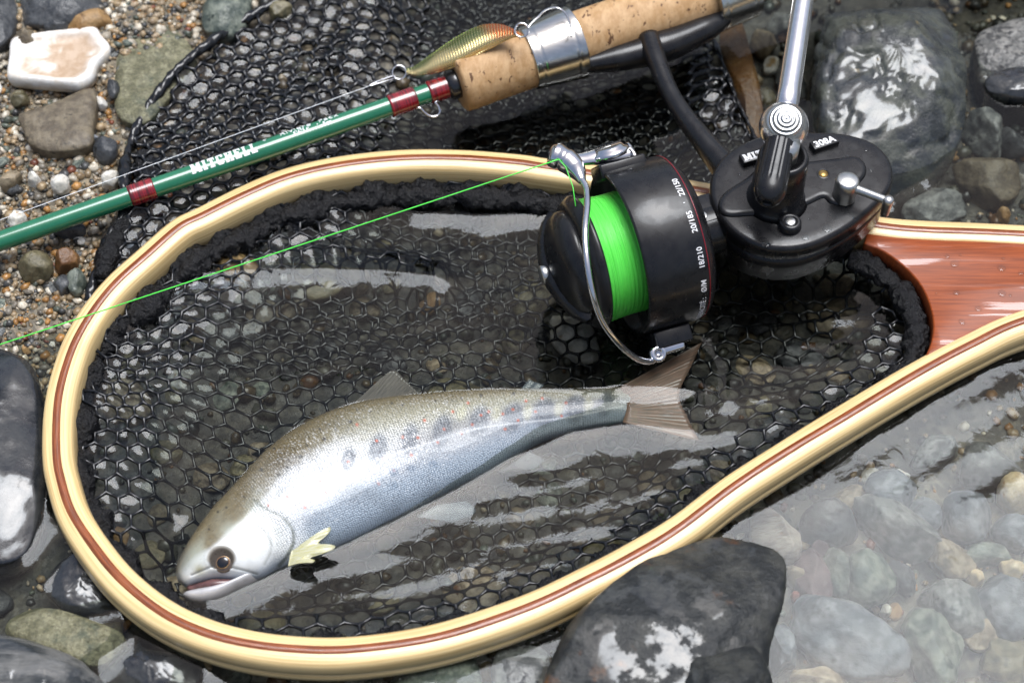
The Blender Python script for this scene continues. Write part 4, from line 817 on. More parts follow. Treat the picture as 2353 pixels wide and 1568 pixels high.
# fins
def fin_mat(name, c1, c2, alpha): return mat(name, c1, .3, base2=c2, scale=3, coat=.4, alpha=alpha, uv=True, stretch=(22, 1.2, 1), lo=.4, hi=.6)
FG = fin_mat('grey_fin', (.20, .18, .16), (.12, .11, .10), .8); FY = fin_mat('yellow_fin', (.50, .47, .20), (.58, .58, .44), .8); FW = fin_mat('pale_fin', (.20, .235, .27), (.13, .16, .19), .42); FO = fin_mat('olive_fin', (.20, .19, .10), (.13, .12, .07), .9); FT = fin_mat('tail_fin', (.24, .145, .105), (.13, .095, .075), 1.0)
def fin(name, base, tip, zb, zt, m, notch=0.0, ns=48, nt=14, thick=.03, ray=.012, nray=14, curl=0.0):
    b = crom([P(x, y, zb) for x, y in base], ns); t = crom([P(x, y, zt) for x, y in tip], ns); u = np.linspace(0, 1, nt)[:, None, None]
    if notch: k = 1 - notch * (np.abs(np.sin(np.linspace(0, 1, ns) * math.pi * nray * .25)) ** 3)[:, None]; t = b + (t - b) * k
    G = b[None] * (1 - u) + t[None] * u; s = np.linspace(0, 1, ns)[None]
    G[..., 2] += ray * np.sin(s * nray * 6.283) * u[..., 0] + curl * np.sin(u[..., 0] * math.pi) * np.ones_like(s)
    T = G.copy(); T[..., 2] += thick / 2 * (1 - u[..., 0] * .7); Bm = G.copy(); Bm[..., 2] -= thick / 2 * (1 - u[..., 0] * .7)
    n = ns * nt; F = gridfaces(nt, ns); F2 = [tuple(i + n for i in f[::-1]) for f in F]
    rim = [j for j in range(ns)] + [k * ns + ns - 1 for k in range(1, nt)] + [(nt - 1) * ns + j for j in range(ns - 2, -1, -1)] + [k * ns for k in range(nt - 2, 0, -1)]
    F3 = [(rim[i], rim[(i + 1) % len(rim)], rim[(i + 1) % len(rim)] + n, rim[i] + n) for i in range(len(rim))]
    uv = np.tile(np.stack([np.broadcast_to(s, (nt, ns)).ravel(), np.broadcast_to(u[..., 0], (nt, ns)).ravel()], 1), (2, 1))
    return part(name, np.vstack([T.reshape(-1, 3), Bm.reshape(-1, 3)]), F + F2 + F3, m, trout, uv=uv)
fin('dorsal_fin', [(788, 950), (860, 928), (950, 918)], [(875, 868), (905, 850), (930, 872), (962, 904)], .0, -.22, FG)
fin('pectoral_fin', [(662, 1300), (668, 1270), (684, 1236)], [(718, 1292), (772, 1254), (766, 1226), (748, 1198), (710, 1184)], .55, .75, FY, notch=.38, nray=12, curl=.08)
fin('pelvic_fin', [(955, 1186), (985, 1168), (1005, 1158)], [(1040, 1198), (1085, 1182), (1092, 1168), (1070, 1150)], -.30, -.55, FW, nray=12)
fin('anal_fin', [(1140, 1086), (1180, 1062), (1216, 1036)], [(1180, 1080), (1225, 1075), (1252, 1056)], -.25, -.45, FW, nray=8)
fin('adipose_fin', [(1190, 900), (1235, 898)], [(1215, 872), (1250, 884)], -.05, -.02, FW, nray=2)
fin('caudal_fin', [(1425, 888), (1440, 930), (1430, 970)], [(1612, 786), (1588, 840), (1560, 905), (1580, 960), (1606, 1012)], -.04, -.16, FT, nray=26, ray=.03)

# ------------------------------------------------------------------ fishing rod
GREEN = mat('green_lacquer', (.012, .155, .075), .22, coat=1.0, coat_rough=.04, base2=(.010, .14, .066), scale=2); REDW = mat('red_thread_wrap', (.26, .006, .012), .25, base2=(.09, .002, .004), scale=1.0, uv=True, stretch=(16, 1, 1), lo=.4, hi=.6, coat=1, coat_rough=.03)
BLACKP = mat('black_reel_paint', (.007, .007, .008), .27, base2=(.011, .011, .012), scale=3, rough2=.40, rscale=1.6, bump=.06, bscale=10, bdist=.02, coat=.2, coat_rough=.10, spec=.35); CHROME = mat('chrome', (.78, .78, .80), .10, metal=1.0, base2=(.70, .70, .72), scale=4, bump=.05, bscale=6, bdist=.02)
BRUSH = mat('brushed_metal_ring', (.74, .73, .69), .2, metal=1.0, base2=(.66, .65, .61), scale=2, stretch=(1, 6, 1), bump=.04, bscale=8, bdist=.02); ALU = mat('polished_aluminium', (.86, .86, .88), .24, metal=1.0, base2=(.80, .80, .82), scale=3, bump=.05, bscale=6, bdist=.02); SATIN = mat('satin_nickel', (.66, .66, .63), .32, metal=1.0, base2=(.56, .56, .54), scale=6)
WHITE = mat('white_print', (.80, .80, .80), .45); BLKPL = mat('black_thread', (.01, .01, .012), .25, coat=.6)
CORK = mat('cork', (.56, .36, .185), .62, base2=(.42, .245, .105), scale=2.2, base3=(.12, .055, .022), scale3=3.2, lo3=.615, hi3=.64, bump=.5, bscale=6, bdist=.05, stretch=(1.6, .8, 1), rot=(0, 0, -.4)); BRASS = mat('brass', (.60, .40, .14), .35, metal=.9, base2=(.45, .28, .09), scale=8)
def rodp(x, z=None): return P(x, 441 - .345 * (x - 327), np.interp(x, [0, 1675], [1.25, 2.45]) if z is None else z)
RA, RB = rodp(0), rodp(1675); RD = nz(RB - RA); tocam = nz(CAM - rodp(800)); RN = nz(tocam - RD * (tocam @ RD)); RC = np.cross(RN, RD)      # RC points to the picture's top
if RC @ UPV < 0: RC = -RC
def rs(x): return float((rodp(x) - RA) @ RD)
def rlathe(prof, n=48): return lathe(RA, RD, prof, n, ref=RN)
rod = thing('fishing_rod', 'green spinning rod with red thread wraps and a cork handle', 'fishing rod', rodp(327))
part('blank', *rlathe([(rs(0) - 14, .28), (rs(0), .330), (rs(1000), .342), (rs(1040), .345)]), GREEN, rod)
def wrap_part(name, x0, x1, r, m):
    a, b = rs(x0), rs(x1); prof = [(a, .33), (a + .03, r * .98)] + [(a + .06 + (b - a - .12) * t, r + .004 * math.sin(t * 60)) for t in np.linspace(0, 1, 24)] + [(b - .03, r * .98), (b, .33)]
    v, f = rlathe(prof); u = np.stack([np.repeat([p[0] for p in prof], 48), np.tile(np.arange(48) / 48, len(prof))], 1); return part(name, v, f, m, rod, uv=u)
wrap_part('thread_wrap', 297, 355, .365, REDW); wrap_part('thread_wrap', 894, 956, .395, REDW); wrap_part('thread_wrap', 984, 1043, .405, REDW)
part('winding_check', *rlathe([(rs(1026), .41), (rs(1034), .50), (rs(1044), .52), (rs(1062), .54)]), BLKPL, rod)
def RPt(s, r, ang): return RA + RD * s + r * (math.sin(ang) * RC + math.cos(ang) * RN)      # ang 0 faces the camera, + towards the picture's top
kp = [RPt(rs(948), .36, -1.1), RPt(rs(956), .44, -1.15), RPt(rs(962), .62, -1.3), RPt(rs(972), .80, -1.35), RPt(rs(984), .84, -1.35), RPt(rs(993), .74, -1.3), RPt(rs(993), .55, -1.2), RPt(rs(990), .42, -1.1), RPt(rs(998), .37, -1.1)]
part('hook_keeper', *tube(crom(kp, 50), .045, 8), CHROME, rod)
ck = [(rs(1050), .58), (rs(1050) + .02, .95), (rs(1056), 1.03), (rs(1075), 1.05), (rs(1140), 1.03), (rs(1212), 1.02), (rs(1225), 1.0)]
part('cork_grip', *rlathe(ck, 64), CORK, rod)
part('cork_handle', *rlathe([(rs(1290), .90), (rs(1310), 1.04), (rs(1500), 1.04), (rs(1640), 1.0), (rs(1690), .95)], 64), CORK, rod)
part('wood_butt', *rlathe([(rs(1690), .80), (rs(1900), .80), (rs(2500), .85)], 48), mat('varnished_butt', (.50, .27, .08), .3, base2=(.38, .17, .045), scale=1.0, stretch=(.6, 4, 1), coat=.6), rod)
def ring(x0, x1, r0, r1, name):
    a, b = rs(x0), rs(x1); L_ = b - a; g = [(0, r0 - .06), (0, r0)]
    for t in np.linspace(.02, .98, 34): g.append((t * L_, r0 + (r1 - r0) * t - .022 * math.exp(-((t - .16) / .02) ** 2) - .022 * math.exp(-((t - .84) / .02) ** 2)))
    g += [(L_, r1), (L_, r1 - .06), (L_ * .5, r0 - .06)]
    return part(name, *rlathe([(a + u, r) for u, r in g], 72), BRUSH, rod)
ring(1210, 1322, 1.10, 1.30, 'reel_seat_ring'); ring(1622, 1716, 1.36, 1.24, 'reel_seat_ring')
# lettering on the blank
def text_mesh(body, size, bold=0.0, extrude=.004, spacing=1.0, shear=0.0):
    cu = bpy.data.curves.new('t', 'FONT'); cu.body = body; cu.size = size; cu.offset = bold; cu.extrude = extrude; cu.resolution_u = 3; cu.space_character = spacing; cu.shear = shear
    o = bpy.data.objects.new('t', cu); col.objects.link(o); me = o.to_mesh()
    v = np.array([x.co[:] for x in me.vertices]).reshape(-1, 3); f = [tuple(p.vertices) for p in me.polygons]; o.to_mesh_clear(); bpy.data.objects.remove(o); bpy.data.curves.remove(cu)
    return v, f
def slab_letters(word, h, w, gap, st):
    """heavy slab-serif capitals from bars"""
    L = {'M': [(0, 0, .28, 1), (.72, 0, 1, 1), (-.06, 0, .36, .16), (.64, 0, 1.06, .16), (-.06, .84, .3, 1), (.7, .84, 1.06, 1), 'v'], 'I': [(.2, 0, .8, 1), (0, 0, 1, .17), (0, .83, 1, 1)], 'T': [(.3, 0, .7, 1), (0, .8, 1, 1), (0, .6, .16, 1), (.84, .6, 1, 1), (.14, 0, .86, .16)],
         'C': [(0, .1, .34, .9), (.12, 0, .88, .2), (.12, .8, .88, 1), (.68, .62, 1, .92), (.68, .08, 1, .34)], 'H': [(.04, 0, .38, 1), (.62, 0, .96, 1), (.2, .4, .8, .6), (-.04, 0, .46, .15), (.54, 0, 1.04, .15), (-.04, .85, .46, 1), (.54, .85, 1.04, 1)],
         'E': [(.06, 0, .44, 1), (0, 0, .98, .2), (0, .8, .98, 1), (.2, .4, .72, .6), (.8, 0, .98, .34), (.8, .66, .98, 1)], 'L': [(.1, 0, .48, 1), (0, 0, .98, .2), (0, .84, .6, 1), (.78, 0, .98, .42)]}
    wid = {'M': 1.35, 'I': .62, 'T': .95, 'C': 1.0, 'H': 1.1, 'E': .95, 'L': .9}; V, F, x = [], [], 0
    for ch in word:
        cw = w * wid[ch]
        for b in L[ch]:
            if b == 'v':
                for qd in ([(.02, 1), (.32, 1), (.62, .1), (.40, .1)], [(.98, 1), (.68, 1), (.38, .1), (.60, .1)]):
                    n = len(V); ys = np.linspace(0, 1, 5)
                    for y in ys:
                        a0 = np.array(qd[0]) * (1 - y) + np.array(qd[3]) * y; a1 = np.array(qd[1]) * (1 - y) + np.array(qd[2]) * y
                        V += [(x + a0[0] * cw, a0[1] * h, 0), (x + a1[0] * cw, a1[1] * h, 0)]
                    F += [(n + 2 * i, n + 2 * i + 1, n + 2 * i + 3, n + 2 * i + 2) for i in range(4)]
                continue
            n = len(V); ys = np.linspace(b[1], b[3], 6)
            for y in ys: V += [(x + b[0] * cw, y * h, 0), (x + b[2] * cw, y * h, 0)]
            F += [(n + 2 * i, n + 2 * i + 1, n + 2 * i + 3, n + 2 * i + 2) for i in range(5)]
        x += cw + gap
    return np.array(V, float), F
def on_rod(name, v, f, x0, ang0, r):
    s = rs(x0) + v[:, 0]; a = ang0 + v[:, 1] / .335
    V = RA + s[:, None] * RD + (r + v[:, 2])[:, None] * (np.sin(a)[:, None] * RC + np.cos(a)[:, None] * RN); part(name, V, f, WHITE, rod)
v, f = slab_letters('MITCHELL', .42, .235, .065, .05); v[:, 2] += .0008 * (np.arange(len(v)) % 7); on_rod('maker_lettering', v, f, 443, .02, .3395)
on_rod('maker_lettering', *text_mesh('®', .14), 610, .95, .341)
on_rod('model_lettering', *text_mesh('Rivière  Pack', .33, .004, spacing=1.18), 648, .90, .342); on_rod('model_lettering', *text_mesh("5'6''UL   1–5gr", .23, .004), 676, .34, .342)

# ------------------------------------------------------------------ reel
PHI = math.radians(19.0); AX = np.array([math.cos(PHI), math.sin(PHI), 0.0]); RO = P(1420, 583, 2.42)
vd = nz(CAM - RO); NV = nz(vd - AX * (vd @ AX)); CV = np.cross(NV, AX); CV = CV if CV @ UPV > 0 else -CV
def R3(s, r, ang): return RO + AX * s + r * (math.cos(ang) * CV + math.sin(ang) * NV)
def RP(px_, py_, n=0.0):                    # point of the reel n cm in front of its axis plane
    d = raydir(px_, py_); o = RO + NV * n; t = ((o - CAM) @ NV) / (d @ NV); return CAM + d * t
reel = thing('spinning_reel', 'black spinning reel with bright green line, chrome bail and crank', 'fishing reel', (*RO[:2], -.3))
def rl(prof, n=72): return lathe(RO, AX, prof, n, ref=NV)
rotor = part('rotor', *rl([(.35, 2.0), (.30, 2.48), (.02, 2.50), (0, 2.56), (.02, 2.63), (.08, 2.66), (1.0, 2.68), (1.86, 2.69), (2.02, 2.66), (2.2, 2.55), (2.36, 2.3), (2.42, 2.0), (2.44, .6)], 96), BLACKP, reel)
part('rotor_back_wall', *rl([(1.2, .2), (1.2, 2.5), (1.3, 2.5)], 64), BLACKP, rotor)
part('red_pinstripe', *rl([(1.985, 2.66), (1.985, 2.677), (2.015, 2.676), (2.015, 2.65)], 96), mat('red_stripe', (.20, .004, .012), .35, coat=.5), rotor)
LINE = bpy.data.materials.new('green_line_winding'); LINE.use_nodes = True
def line_nodes(m):
    N, L = m.node_tree.nodes, m.node_tree.links; b = N['Principled BSDF']; b.inputs['Roughness'].default_value = .35; b.inputs['Base Color'].default_value = (.06, .80, .045, 1)
    uv = N.new('ShaderNodeUVMap'); mp = N.new('ShaderNodeMapping'); mp.inputs['Scale'].default_value = (34, 1.0, 1); L.new(uv.outputs[0], mp.inputs[0]); t = N.new('ShaderNodeTexNoise'); t.inputs['Scale'].default_value = 1; t.inputs['Detail'].default_value = 4; L.new(mp.outputs[0], t.inputs['Vector'])
    bp = N.new('ShaderNodeBump'); bp.inputs['Strength'].default_value = .9; bp.inputs['Distance'].default_value = .0006; L.new(t.outputs['Fac'], bp.inputs['Height']); L.new(bp.outputs[0], b.inputs['Normal'])
    mx = N.new('ShaderNodeMix'); mx.data_type = 'RGBA'; L.new(t.outputs['Fac'], mx.inputs[0]); mx.inputs[6].default_value = (.02, .52, .015, 1); mx.inputs[7].default_value = (.20, .95, .15, 1); L.new(mx.outputs[2], b.inputs['Base Color'])
line_nodes(LINE)
prof = [(-1.0, 1.2), (-1.0, 2.0)] + [(-.97 + 1.9 * t, 2.0 - .07 * math.sin(t * math.pi) + .014 * math.sin(k * 2.4) + .012 * math.sin(k * .77)) for k, t in enumerate(np.linspace(0, 1, 110))] + [(1.0, 1.2)]
v, f = rl(prof, 120); spool = part('line_winding', v, f, LINE, reel, uv=np.stack([np.repeat([p[0] for p in prof], 120), np.tile(np.arange(120) / 120 * 6, len(prof))], 1))
part('spool_flange', *rl([(-.96, 1.3), (-.99, 2.12), (-1.04, 2.17), (-1.12, 2.17), (-1.30, 2.05), (-1.42, 1.95), (-1.46, 1.6), (-1.46, .4)], 72), BLACKP, reel)
cap = part('drag_knob', *rl([(-1.40, 1.80), (-1.66, 1.78), (-1.90, 1.62), (-2.12, 1.25), (-2.26, .85), (-2.34, .45), (-2.36, .1)], 64), BLACKP, reel)
# wing of the drag knob: a tall rib across the face
wv = []
for k, (q_, hh2, wd) in enumerate([(-1.92, .10, .16), (-1.6, .34, .22), (-1.0, .56, .28), (-.4, .68, .32), (.0, .70, .34), (.4, .68, .32), (1.0, .56, .28), (1.6, .34, .22), (1.92, .10, .16)]):
    for dn, ds in ((-wd * 1.5, 0), (-wd, hh2 * .75), (-wd * .5, hh2), (wd * .5, hh2), (wd, hh2 * .75), (wd * 1.5, 0)):
        ax1 = nz(CV * .93 - NV * .36); ax2 = np.cross(ax1, AX); wv.append(RO - AX * (1.62 + ds * 1.35) + ax1 * q_ + ax2 * dn)
part('drag_wing', np.array(wv), gridfaces(9, 6) + [tuple(range(6)), tuple(48 + j for j in range(6))[::-1]], BLACKP, cap)
part('spool_bolt', *lathe(RO - AX * 2.28, -AX, [(0, .3), (.28, .3), (.33, .26), (.33, .02)], 32), SATIN, cap)
# rotor lettering
def on_rotor(body, ang, size=.25, s0=1.86):
    v, f = text_mesh(body, size, .004, .002); v[:, 0] -= v[:, 0].mean(); a = ang - v[:, 0] / 2.69; s = s0 - v[:, 1]
    V = RO + s[:, None] * AX + (2.696 + v[:, 2])[:, None] * (np.cos(a)[:, None] * CV + np.sin(a)[:, None] * NV); part('capacity_lettering', V, [q[::-1] for q in f], WHITE, rotor)
for t, a in (('22/150', 57), ('20/185', 82), ('18/210', 107), ('Ø/M', 129), ('CAPACITÉ :', 151)): on_rotor(t, math.radians(a))
on_rotor("'", math.radians(69), .2)
# bail
part('line_roller', *tube(crom([RP(1258, 350, .35), RP(1264, 352, .36), RP(1272, 356, .38), RP(1292, 364, .45), RP(1312, 378, .55), RP(1326, 395, .7), RP(1338, 418, .95)], 50), np.interp(np.linspace(0, 1, 50), [0, .05, .12, .22, .32, .4, .65, .85, 1], [.02, .30, .40, .42, .36, .40, .34, .20, .12]), 24), CHROME, reel)
part('bail_wire', *tube(crom([RP(1330, 402, .8), RP(1346, 432, 1.2), RP(1349, 470, 1.75), RP(1344, 530, 2.35), RP(1348, 600, 2.62), RP(1360, 670, 2.5), RP(1384, 738, 2.0), RP(1425, 793, 1.35), RP(1465, 824, .75), RP(1495, 829, .35), RP(1512, 815, .1)], 90), .105, 14), CHROME, reel)
ex, ey_, ez = AX, CV, NV
part('bail_mount', *box(RP(1422, 388, .15), ex, ey_, ez, .78, .26, .62, .08), BLACKP, reel)
part('bail_arm', *tube(crom([RP(1308, 366, .45), RP(1335, 366, .4), RP(1362, 362, .3), RP(1400, 356, .2), RP(1440, 348, .15), RP(1452, 344, .15)], 30), np.interp(np.linspace(0, 1, 30), [0, .35, .6, 1], [.2, .26, .36, .34]), 12, flat=.6), CHROME, reel)
sc0 = RP(1402, 355, .25); scn = nz(CV * .93 + NV * .30 - AX * .1)
sm_ = part('bail_screw', *lathe(sc0, scn, [(0, .62), (.10, .64), (.16, .62), (.2, .5), (.27, .46), (.30, .40), (.30, .02)], 40), CHROME, reel)
part('screw_slot', *box(sc0 + scn * .285, nz(AX - scn * (AX @ scn)), np.cross(scn, nz(AX - scn * (AX @ scn))), scn, .44, .05, .03, .005), BLKPL, sm_)
part('bail_spring', *tube(crom([RP(1446, 340, .3), RP(1455, 352, .42), RP(1462, 370, .55), RP(1470, 381, .62), RP(1487, 383, .65), RP(1500, 386, .7), RP(1510, 400, .85)], 40), .085, 8), CHROME, reel)
lug = part('bail_lug', *box(RP(1540, 794, .12), ex, ey_, ez, .40, .20, .34, .12), CHROME, reel)
part('lug_eye', *lathe(RP(1510, 812, .3), NV, [(-.2, .10), (-.2, .24), (-.12, .28), (.1, .28), (.18, .24), (.18, .12), (.05, .10)], 28), CHROME, lug)
part('lug_mount', *box(RP(1538, 772, .0), ex, ey_, ez, .62, .30, .5, .08), BLACKP, reel)
# gear housing
HZ = 3.45
HOUSE = [(1629.5, 440), (1638, 396), (1663, 360), (1704, 332), (1751, 315), (1800, 308), (1848, 306), (1917, 308), (1972, 318), (2014, 337), (2042, 368), (2051, 401), (2044, 437), (2014, 473), (1959, 520), (1903, 553), (1848, 573), (1793, 578), (1743, 570), (1696, 548), (1660, 515), (1638, 479)]
ho = crom([P(x, y, HZ - .15) for x, y in HOUSE], 140, closed=True)[:, :2]
house = part('gear_housing', *slab(ho, [(-.42, HZ - 1.95), (-.22, HZ - 1.9), (-.10, HZ - 1.75), (-.07, HZ - 1.1), (-.05, HZ - 1.06), (-.05, HZ - .62)]), BLACKP, reel)
plate = part('cover_plate', *slab(ho, [(-.06, HZ - .60), (0, HZ - .55), (0, HZ - .2), (-.03, HZ - .10), (-.09, HZ - .03), (-.18, HZ), (-.5, HZ + .005), (-1.2, HZ + .01)]), BLACKP, reel)
def zc(pts): return [(x * .27662 + 1599.1, y * .27662 + 229.7) for x, y in pts]
pl = crom([P(x, y, HZ + .1) for x, y in zc([(200, 850), (250, 765), (430, 645), (520, 575), (700, 540), (890, 518), (1150, 488), (1310, 468), (1390, 520), (1398, 600), (1345, 680), (1310, 790), (1210, 850), (1120, 835), (1060, 790), (940, 840), (800, 908), (700, 940), (500, 935), (290, 945), (215, 915)])], 160, closed=True)[:, :2]
part('raised_panel', *slab(pl, [(.06, HZ), (.04, HZ + .05), (-.01, HZ + .10), (-.07, HZ + .125), (-.16, HZ + .13)]), BLACKP, plate)
bc = P(1782, 452, HZ + .12); Z1 = np.array([0, 0, 1.0])
boss = part('crank_boss', *lathe(bc - Z1 * .1, Z1, [(0, 1.02), (.12, .92), (.3, .84), (1.2, .80), (1.95, .78), (2.06, .74), (2.10, .66), (2.06, .58), (1.95, .56), (1.95, .02)], 56), BLACKP, reel)
ballc = P(1800, 291, 6.05); armd = nz(P(1851, -40, 6.5) - ballc)
crank = part('crank_arm', *tube(np.array([ballc + armd * t for t in np.linspace(.4, 11, 12)]), np.linspace(.36, .31, 12), 28), ALU, reel)
u_, _f = ico(4); part('crank_ball', ballc + u_ * .76, _f, ALU, reel)
bd = nz(vd * .75 + Z1 * .3 + np.array([0, 0, .2])); bt = ballc + bd * .76
rp = [(-.03, .02)] + [(-.02 + .022 * math.exp(-((r_ % .105 - .05) / .02) ** 2) - .10 * (r_ / .42) ** 2 * .8, r_) for r_ in np.linspace(.02, .40, 60)] + [(-.2, .42)]
rp = [(.012 + .016 * math.cos(r_ / .12 * 2 * math.pi) - (.76 - math.sqrt(.76 ** 2 - r_ ** 2)), r_) for r_ in np.linspace(.01, .50, 70)] + [(-.24, .53)]
part('turned_cap', *lathe(bt, bd, rp[::-1], 48), SATIN, reel)
part('crank_shaft', *lathe(bc + Z1 * 1.7, Z1, [(0, .42), (.9, .42)], 32), SATIN, reel)
be = P(1763, 462, 5.55); bdir = nz(be - ballc); bl = float(np.linalg.norm(be - ballc)) + .12
n_ = 96; prof = [(.35, .40), (.55, .46), (bl - .65, .505), (bl - .55, .51), (bl - .5, .49), (bl - .38, .47), (bl - .18, .38), (bl - .05, .26), (bl - .02, .19), (bl - .12, .14), (bl - .3, .12)]
prof = [(.35, .40)] + [(t, .45 + .055 * (t - .5) / (bl - .7)) for t in np.linspace(.5, bl - .6, 20)] + prof[4:]
v, f = lathe(ballc, bdir, prof, n_, ref=NV); k_ = np.arange(len(v)) % n_; ring_i = np.arange(len(v)) // n_; groove = (np.cos(k_ / n_ * 2 * math.pi * 12) > .72) & (ring_i >= 3) & (ring_i <= 18)
c_ = ballc + ((v - ballc) @ bdir)[:, None] * bdir; v = np.where(groove[:, None], c_ + (v - c_) * .915, v)
part('ribbed_barrel', v, f, BLACKP, reel)
# lever, screws
lk = P(1938, 452, HZ + .05); lever = part('anti_reverse_knob', *lathe(lk, Z1, [(0, .37), (.72, .375), (.80, .355), (.86, .29), (.87, .02)], 40), SATIN, reel)
a0 = lk + Z1 * .55; a1 = P(2040, 462, HZ + .75)
part('lever_arm', *tube(np.array([a0 * (1 - t) + a1 * t for t in np.linspace(.1, 1, 8)]), np.linspace(.15, .13, 8), 14), SATIN, lever)
part('lever_tip', *lathe(a1 - Z1 * .62, Z1, [(0, .13), (.55, .16), (.68, .18), (.76, .14), (.79, .02)], 24), SATIN, lever)
c1 = P(1813, 520, HZ); part('screw_collar', *lathe(c1, Z1, [(0, .38), (.22, .35), (.30, .28), (.27, .18), (.24, .17)], 36, caps=False), BLACKP, plate); part('plate_screw', *lathe(c1, Z1, [(0, .16), (.265, .165), (.28, .14), (.28, .01)], 28), SATIN, plate)
c2 = P(1891, 399, HZ + .13); part('brass_plug', *lathe(c2 - Z1 * .02, Z1, [(0, .15), (.024, .15), (.028, .01)], 28), BRASS, plate); part('plug_rim', *lathe(c2 - Z1 * .02, Z1, [(0, .15), (.035, .16), (.04, .19), (.01, .23)], 32, caps=False), BLACKP, plate)
def nameplate(cx, cy, ang, w_, h_, word, size, letters=None):
    o = P(cx, cy, HZ + .1); e1 = np.array([math.cos(ang), math.sin(ang), 0]); e2 = np.array([-math.sin(ang), math.cos(ang), 0])
    pb = part('name_bar', *box(o, e1, e2, Z1, w_, h_, .12, .03), BLACKP, plate)
    if letters: v, f = slab_letters(word, h_ * 1.35, letters, letters * .16, .05); v[:, 2] += .004 + .0006 * (np.arange(len(v)) % 5)
    else: v, f = text_mesh(word, size, .010, .012)
    v[:, 0] -= (v[:, 0].min() + v[:, 0].max()) / 2; v[:, 1] -= (v[:, 1].min() + v[:, 1].max()) / 2
    part('raised_lettering', o + v[:, :1] * e1 + v[:, 1:2] * e2 + (v[:, 2:] + .123) * Z1, f, WHITE, pb)
nameplate(1893, 331, .40, .46, .18, '308A', .34); nameplate(1762, 353, .36, .92, .20, 'MITCHELL', .3, letters=.19)
# neck, stem and foot
nk = RO + AX * 2.3; part('neck', *tube(np.array([nk + AX * t for t in np.linspace(0, 1.6, 6)]), .85, 24), BLACKP, reel)
nb = P(1612, 492, 2.95); part('neck_plate', *box(nb, AX, np.array([-AX[1], AX[0], 0]), Z1, .62, .55, .28, .05), BLACKP, reel); part('neck_screw', *cyl(P(1613, 497, 3.22), Z1, .16, .06, 24, .02), SATIN, reel)
stem = crom([P(1700, 420, 2.6), P(1655, 372, 2.6), P(1600, 305, 2.6), P(1560, 250, 2.55), P(1530, 195, 2.5), P(1512, 150, 2.5), P(1500, 118, 2.45), P(1490, 90, 2.4)], 60)
part('stem', *tube(stem, np.interp(np.linspace(0, 1, 60), [0, .3, .6, .82, 1], [.55, .38, .30, .34, .42]), 20, flat=1.0), BLACKP, reel)
fc = lambda x, off: RPt(rs(x), off, -.98)
foot = crom([fc(1312, .95), fc(1345, 1.08), fc(1420, 1.26), fc(1500, 1.36), fc(1580, 1.25), fc(1630, 1.06), fc(1652, .95)], 50)
part('foot', *tube(foot, np.interp(np.linspace(0, 1, 50), [0, .2, .5, .8, 1], [.30, .46, .58, .46, .26]), 20), BLACKP, reel)

# ------------------------------------------------------------------ line, lure, shell
GL = mat('green_fishing_line', (.10, .80, .08), .3, coat=.3); CL = mat('clear_leader_line', (.85, .86, .88), .15)
l0 = RP(1284, 366, .85); l1 = P(-60, 811, 1.6)
gv = join(tube(np.array([RP(1322, 474, 1.2), RP(1316, 430, 1.0), RP(1300, 385, .86), l0]), .017, 6), tube(np.array([l0 * (1 - t) + l1 * t for t in np.linspace(0, 1, 20)]), .021, 6))
solo('fishing_line', *gv, GL, 'taut bright green fishing line crossing the net from the bail', 'fishing line')
lure = thing('spoon_lure', 'green and gold spoon lure with orange end hooked on the metal ring', 'lure', P(1060, 120, 2.6))
def lz(x): return float(np.interp(x, [850, 930, 1195], [2.0, 2.3, 3.9]))
G1 = mat('gold_spoon', (.72, .52, .20), .2, metal=1.0, base2=(.62, .42, .13), scale=3); 
def spoon():
    top = crom([(931, 158), (955, 150), (1000, 118), (1050, 84), (1100, 60), (1140, 55), (1170, 62), (1198, 78)], 70); bot = crom([(934, 168), (960, 172), (1005, 164), (1060, 146), (1110, 118), (1150, 97), (1180, 84), (1200, 82)], 70)
    n, m = 70, 24; G = np.zeros((n, m, 3))
    for i in range(n):
        for j in range(m):
            t = j / (m - 1); p = top[i] * (1 - t) + bot[i] * t; k = math.sin(i / (n - 1) * math.pi)
            G[i, j] = P(p[0], p[1], lz(p[0]) + .30 * k * (1 - (2 * t - 1) ** 2) - .25 * k * t)
    bk = G.copy(); bk[..., 2] -= .07; N_ = n * m; F = gridfaces(n, m); rim = list(range(m)) + [i * m + m - 1 for i in range(1, n)] + [(n - 1) * m + j for j in range(m - 2, -1, -1)] + [i * m for i in range(n - 2, 0, -1)]
    F = F + [tuple(i + N_ for i in f[::-1]) for f in F] + [(rim[i], rim[(i + 1) % len(rim)], rim[(i + 1) % len(rim)] + N_, rim[i] + N_) for i in range(len(rim))]
    I, J = np.meshgrid(np.linspace(0, 1, n), np.linspace(0, 1, m), indexing='ij'); gold = np.array([.88, .70, .32]); gr = np.array([.12, .19, .025]); orange = np.array([.70, .14, .015])
    w = smooth(.60, .12, J + .1 * wob(np.stack([I * 8, J], -1), 2, 3))[..., None]; c = gold * (1 - w) + gr * w; w = (smooth(.66, .82, I + .12 * (.5 - J)) * smooth(1.15, .55, J))[..., None]; c = c * (1 - w) + orange * w
    w = smooth(.88, .93, J)[..., None]; c = c * (1 - w) + np.array([.80, .62, .28]) * w; c = c.reshape(-1, 3)
    uv = np.tile(np.stack([I.ravel(), J.ravel()], 1), (2, 1)); return np.vstack([G.reshape(-1, 3), bk.reshape(-1, 3)]), F, np.vstack([c, c * 0 + gold]), uv
SPO = bpy.data.materials.new('etched_spoon'); SPO.use_nodes = True
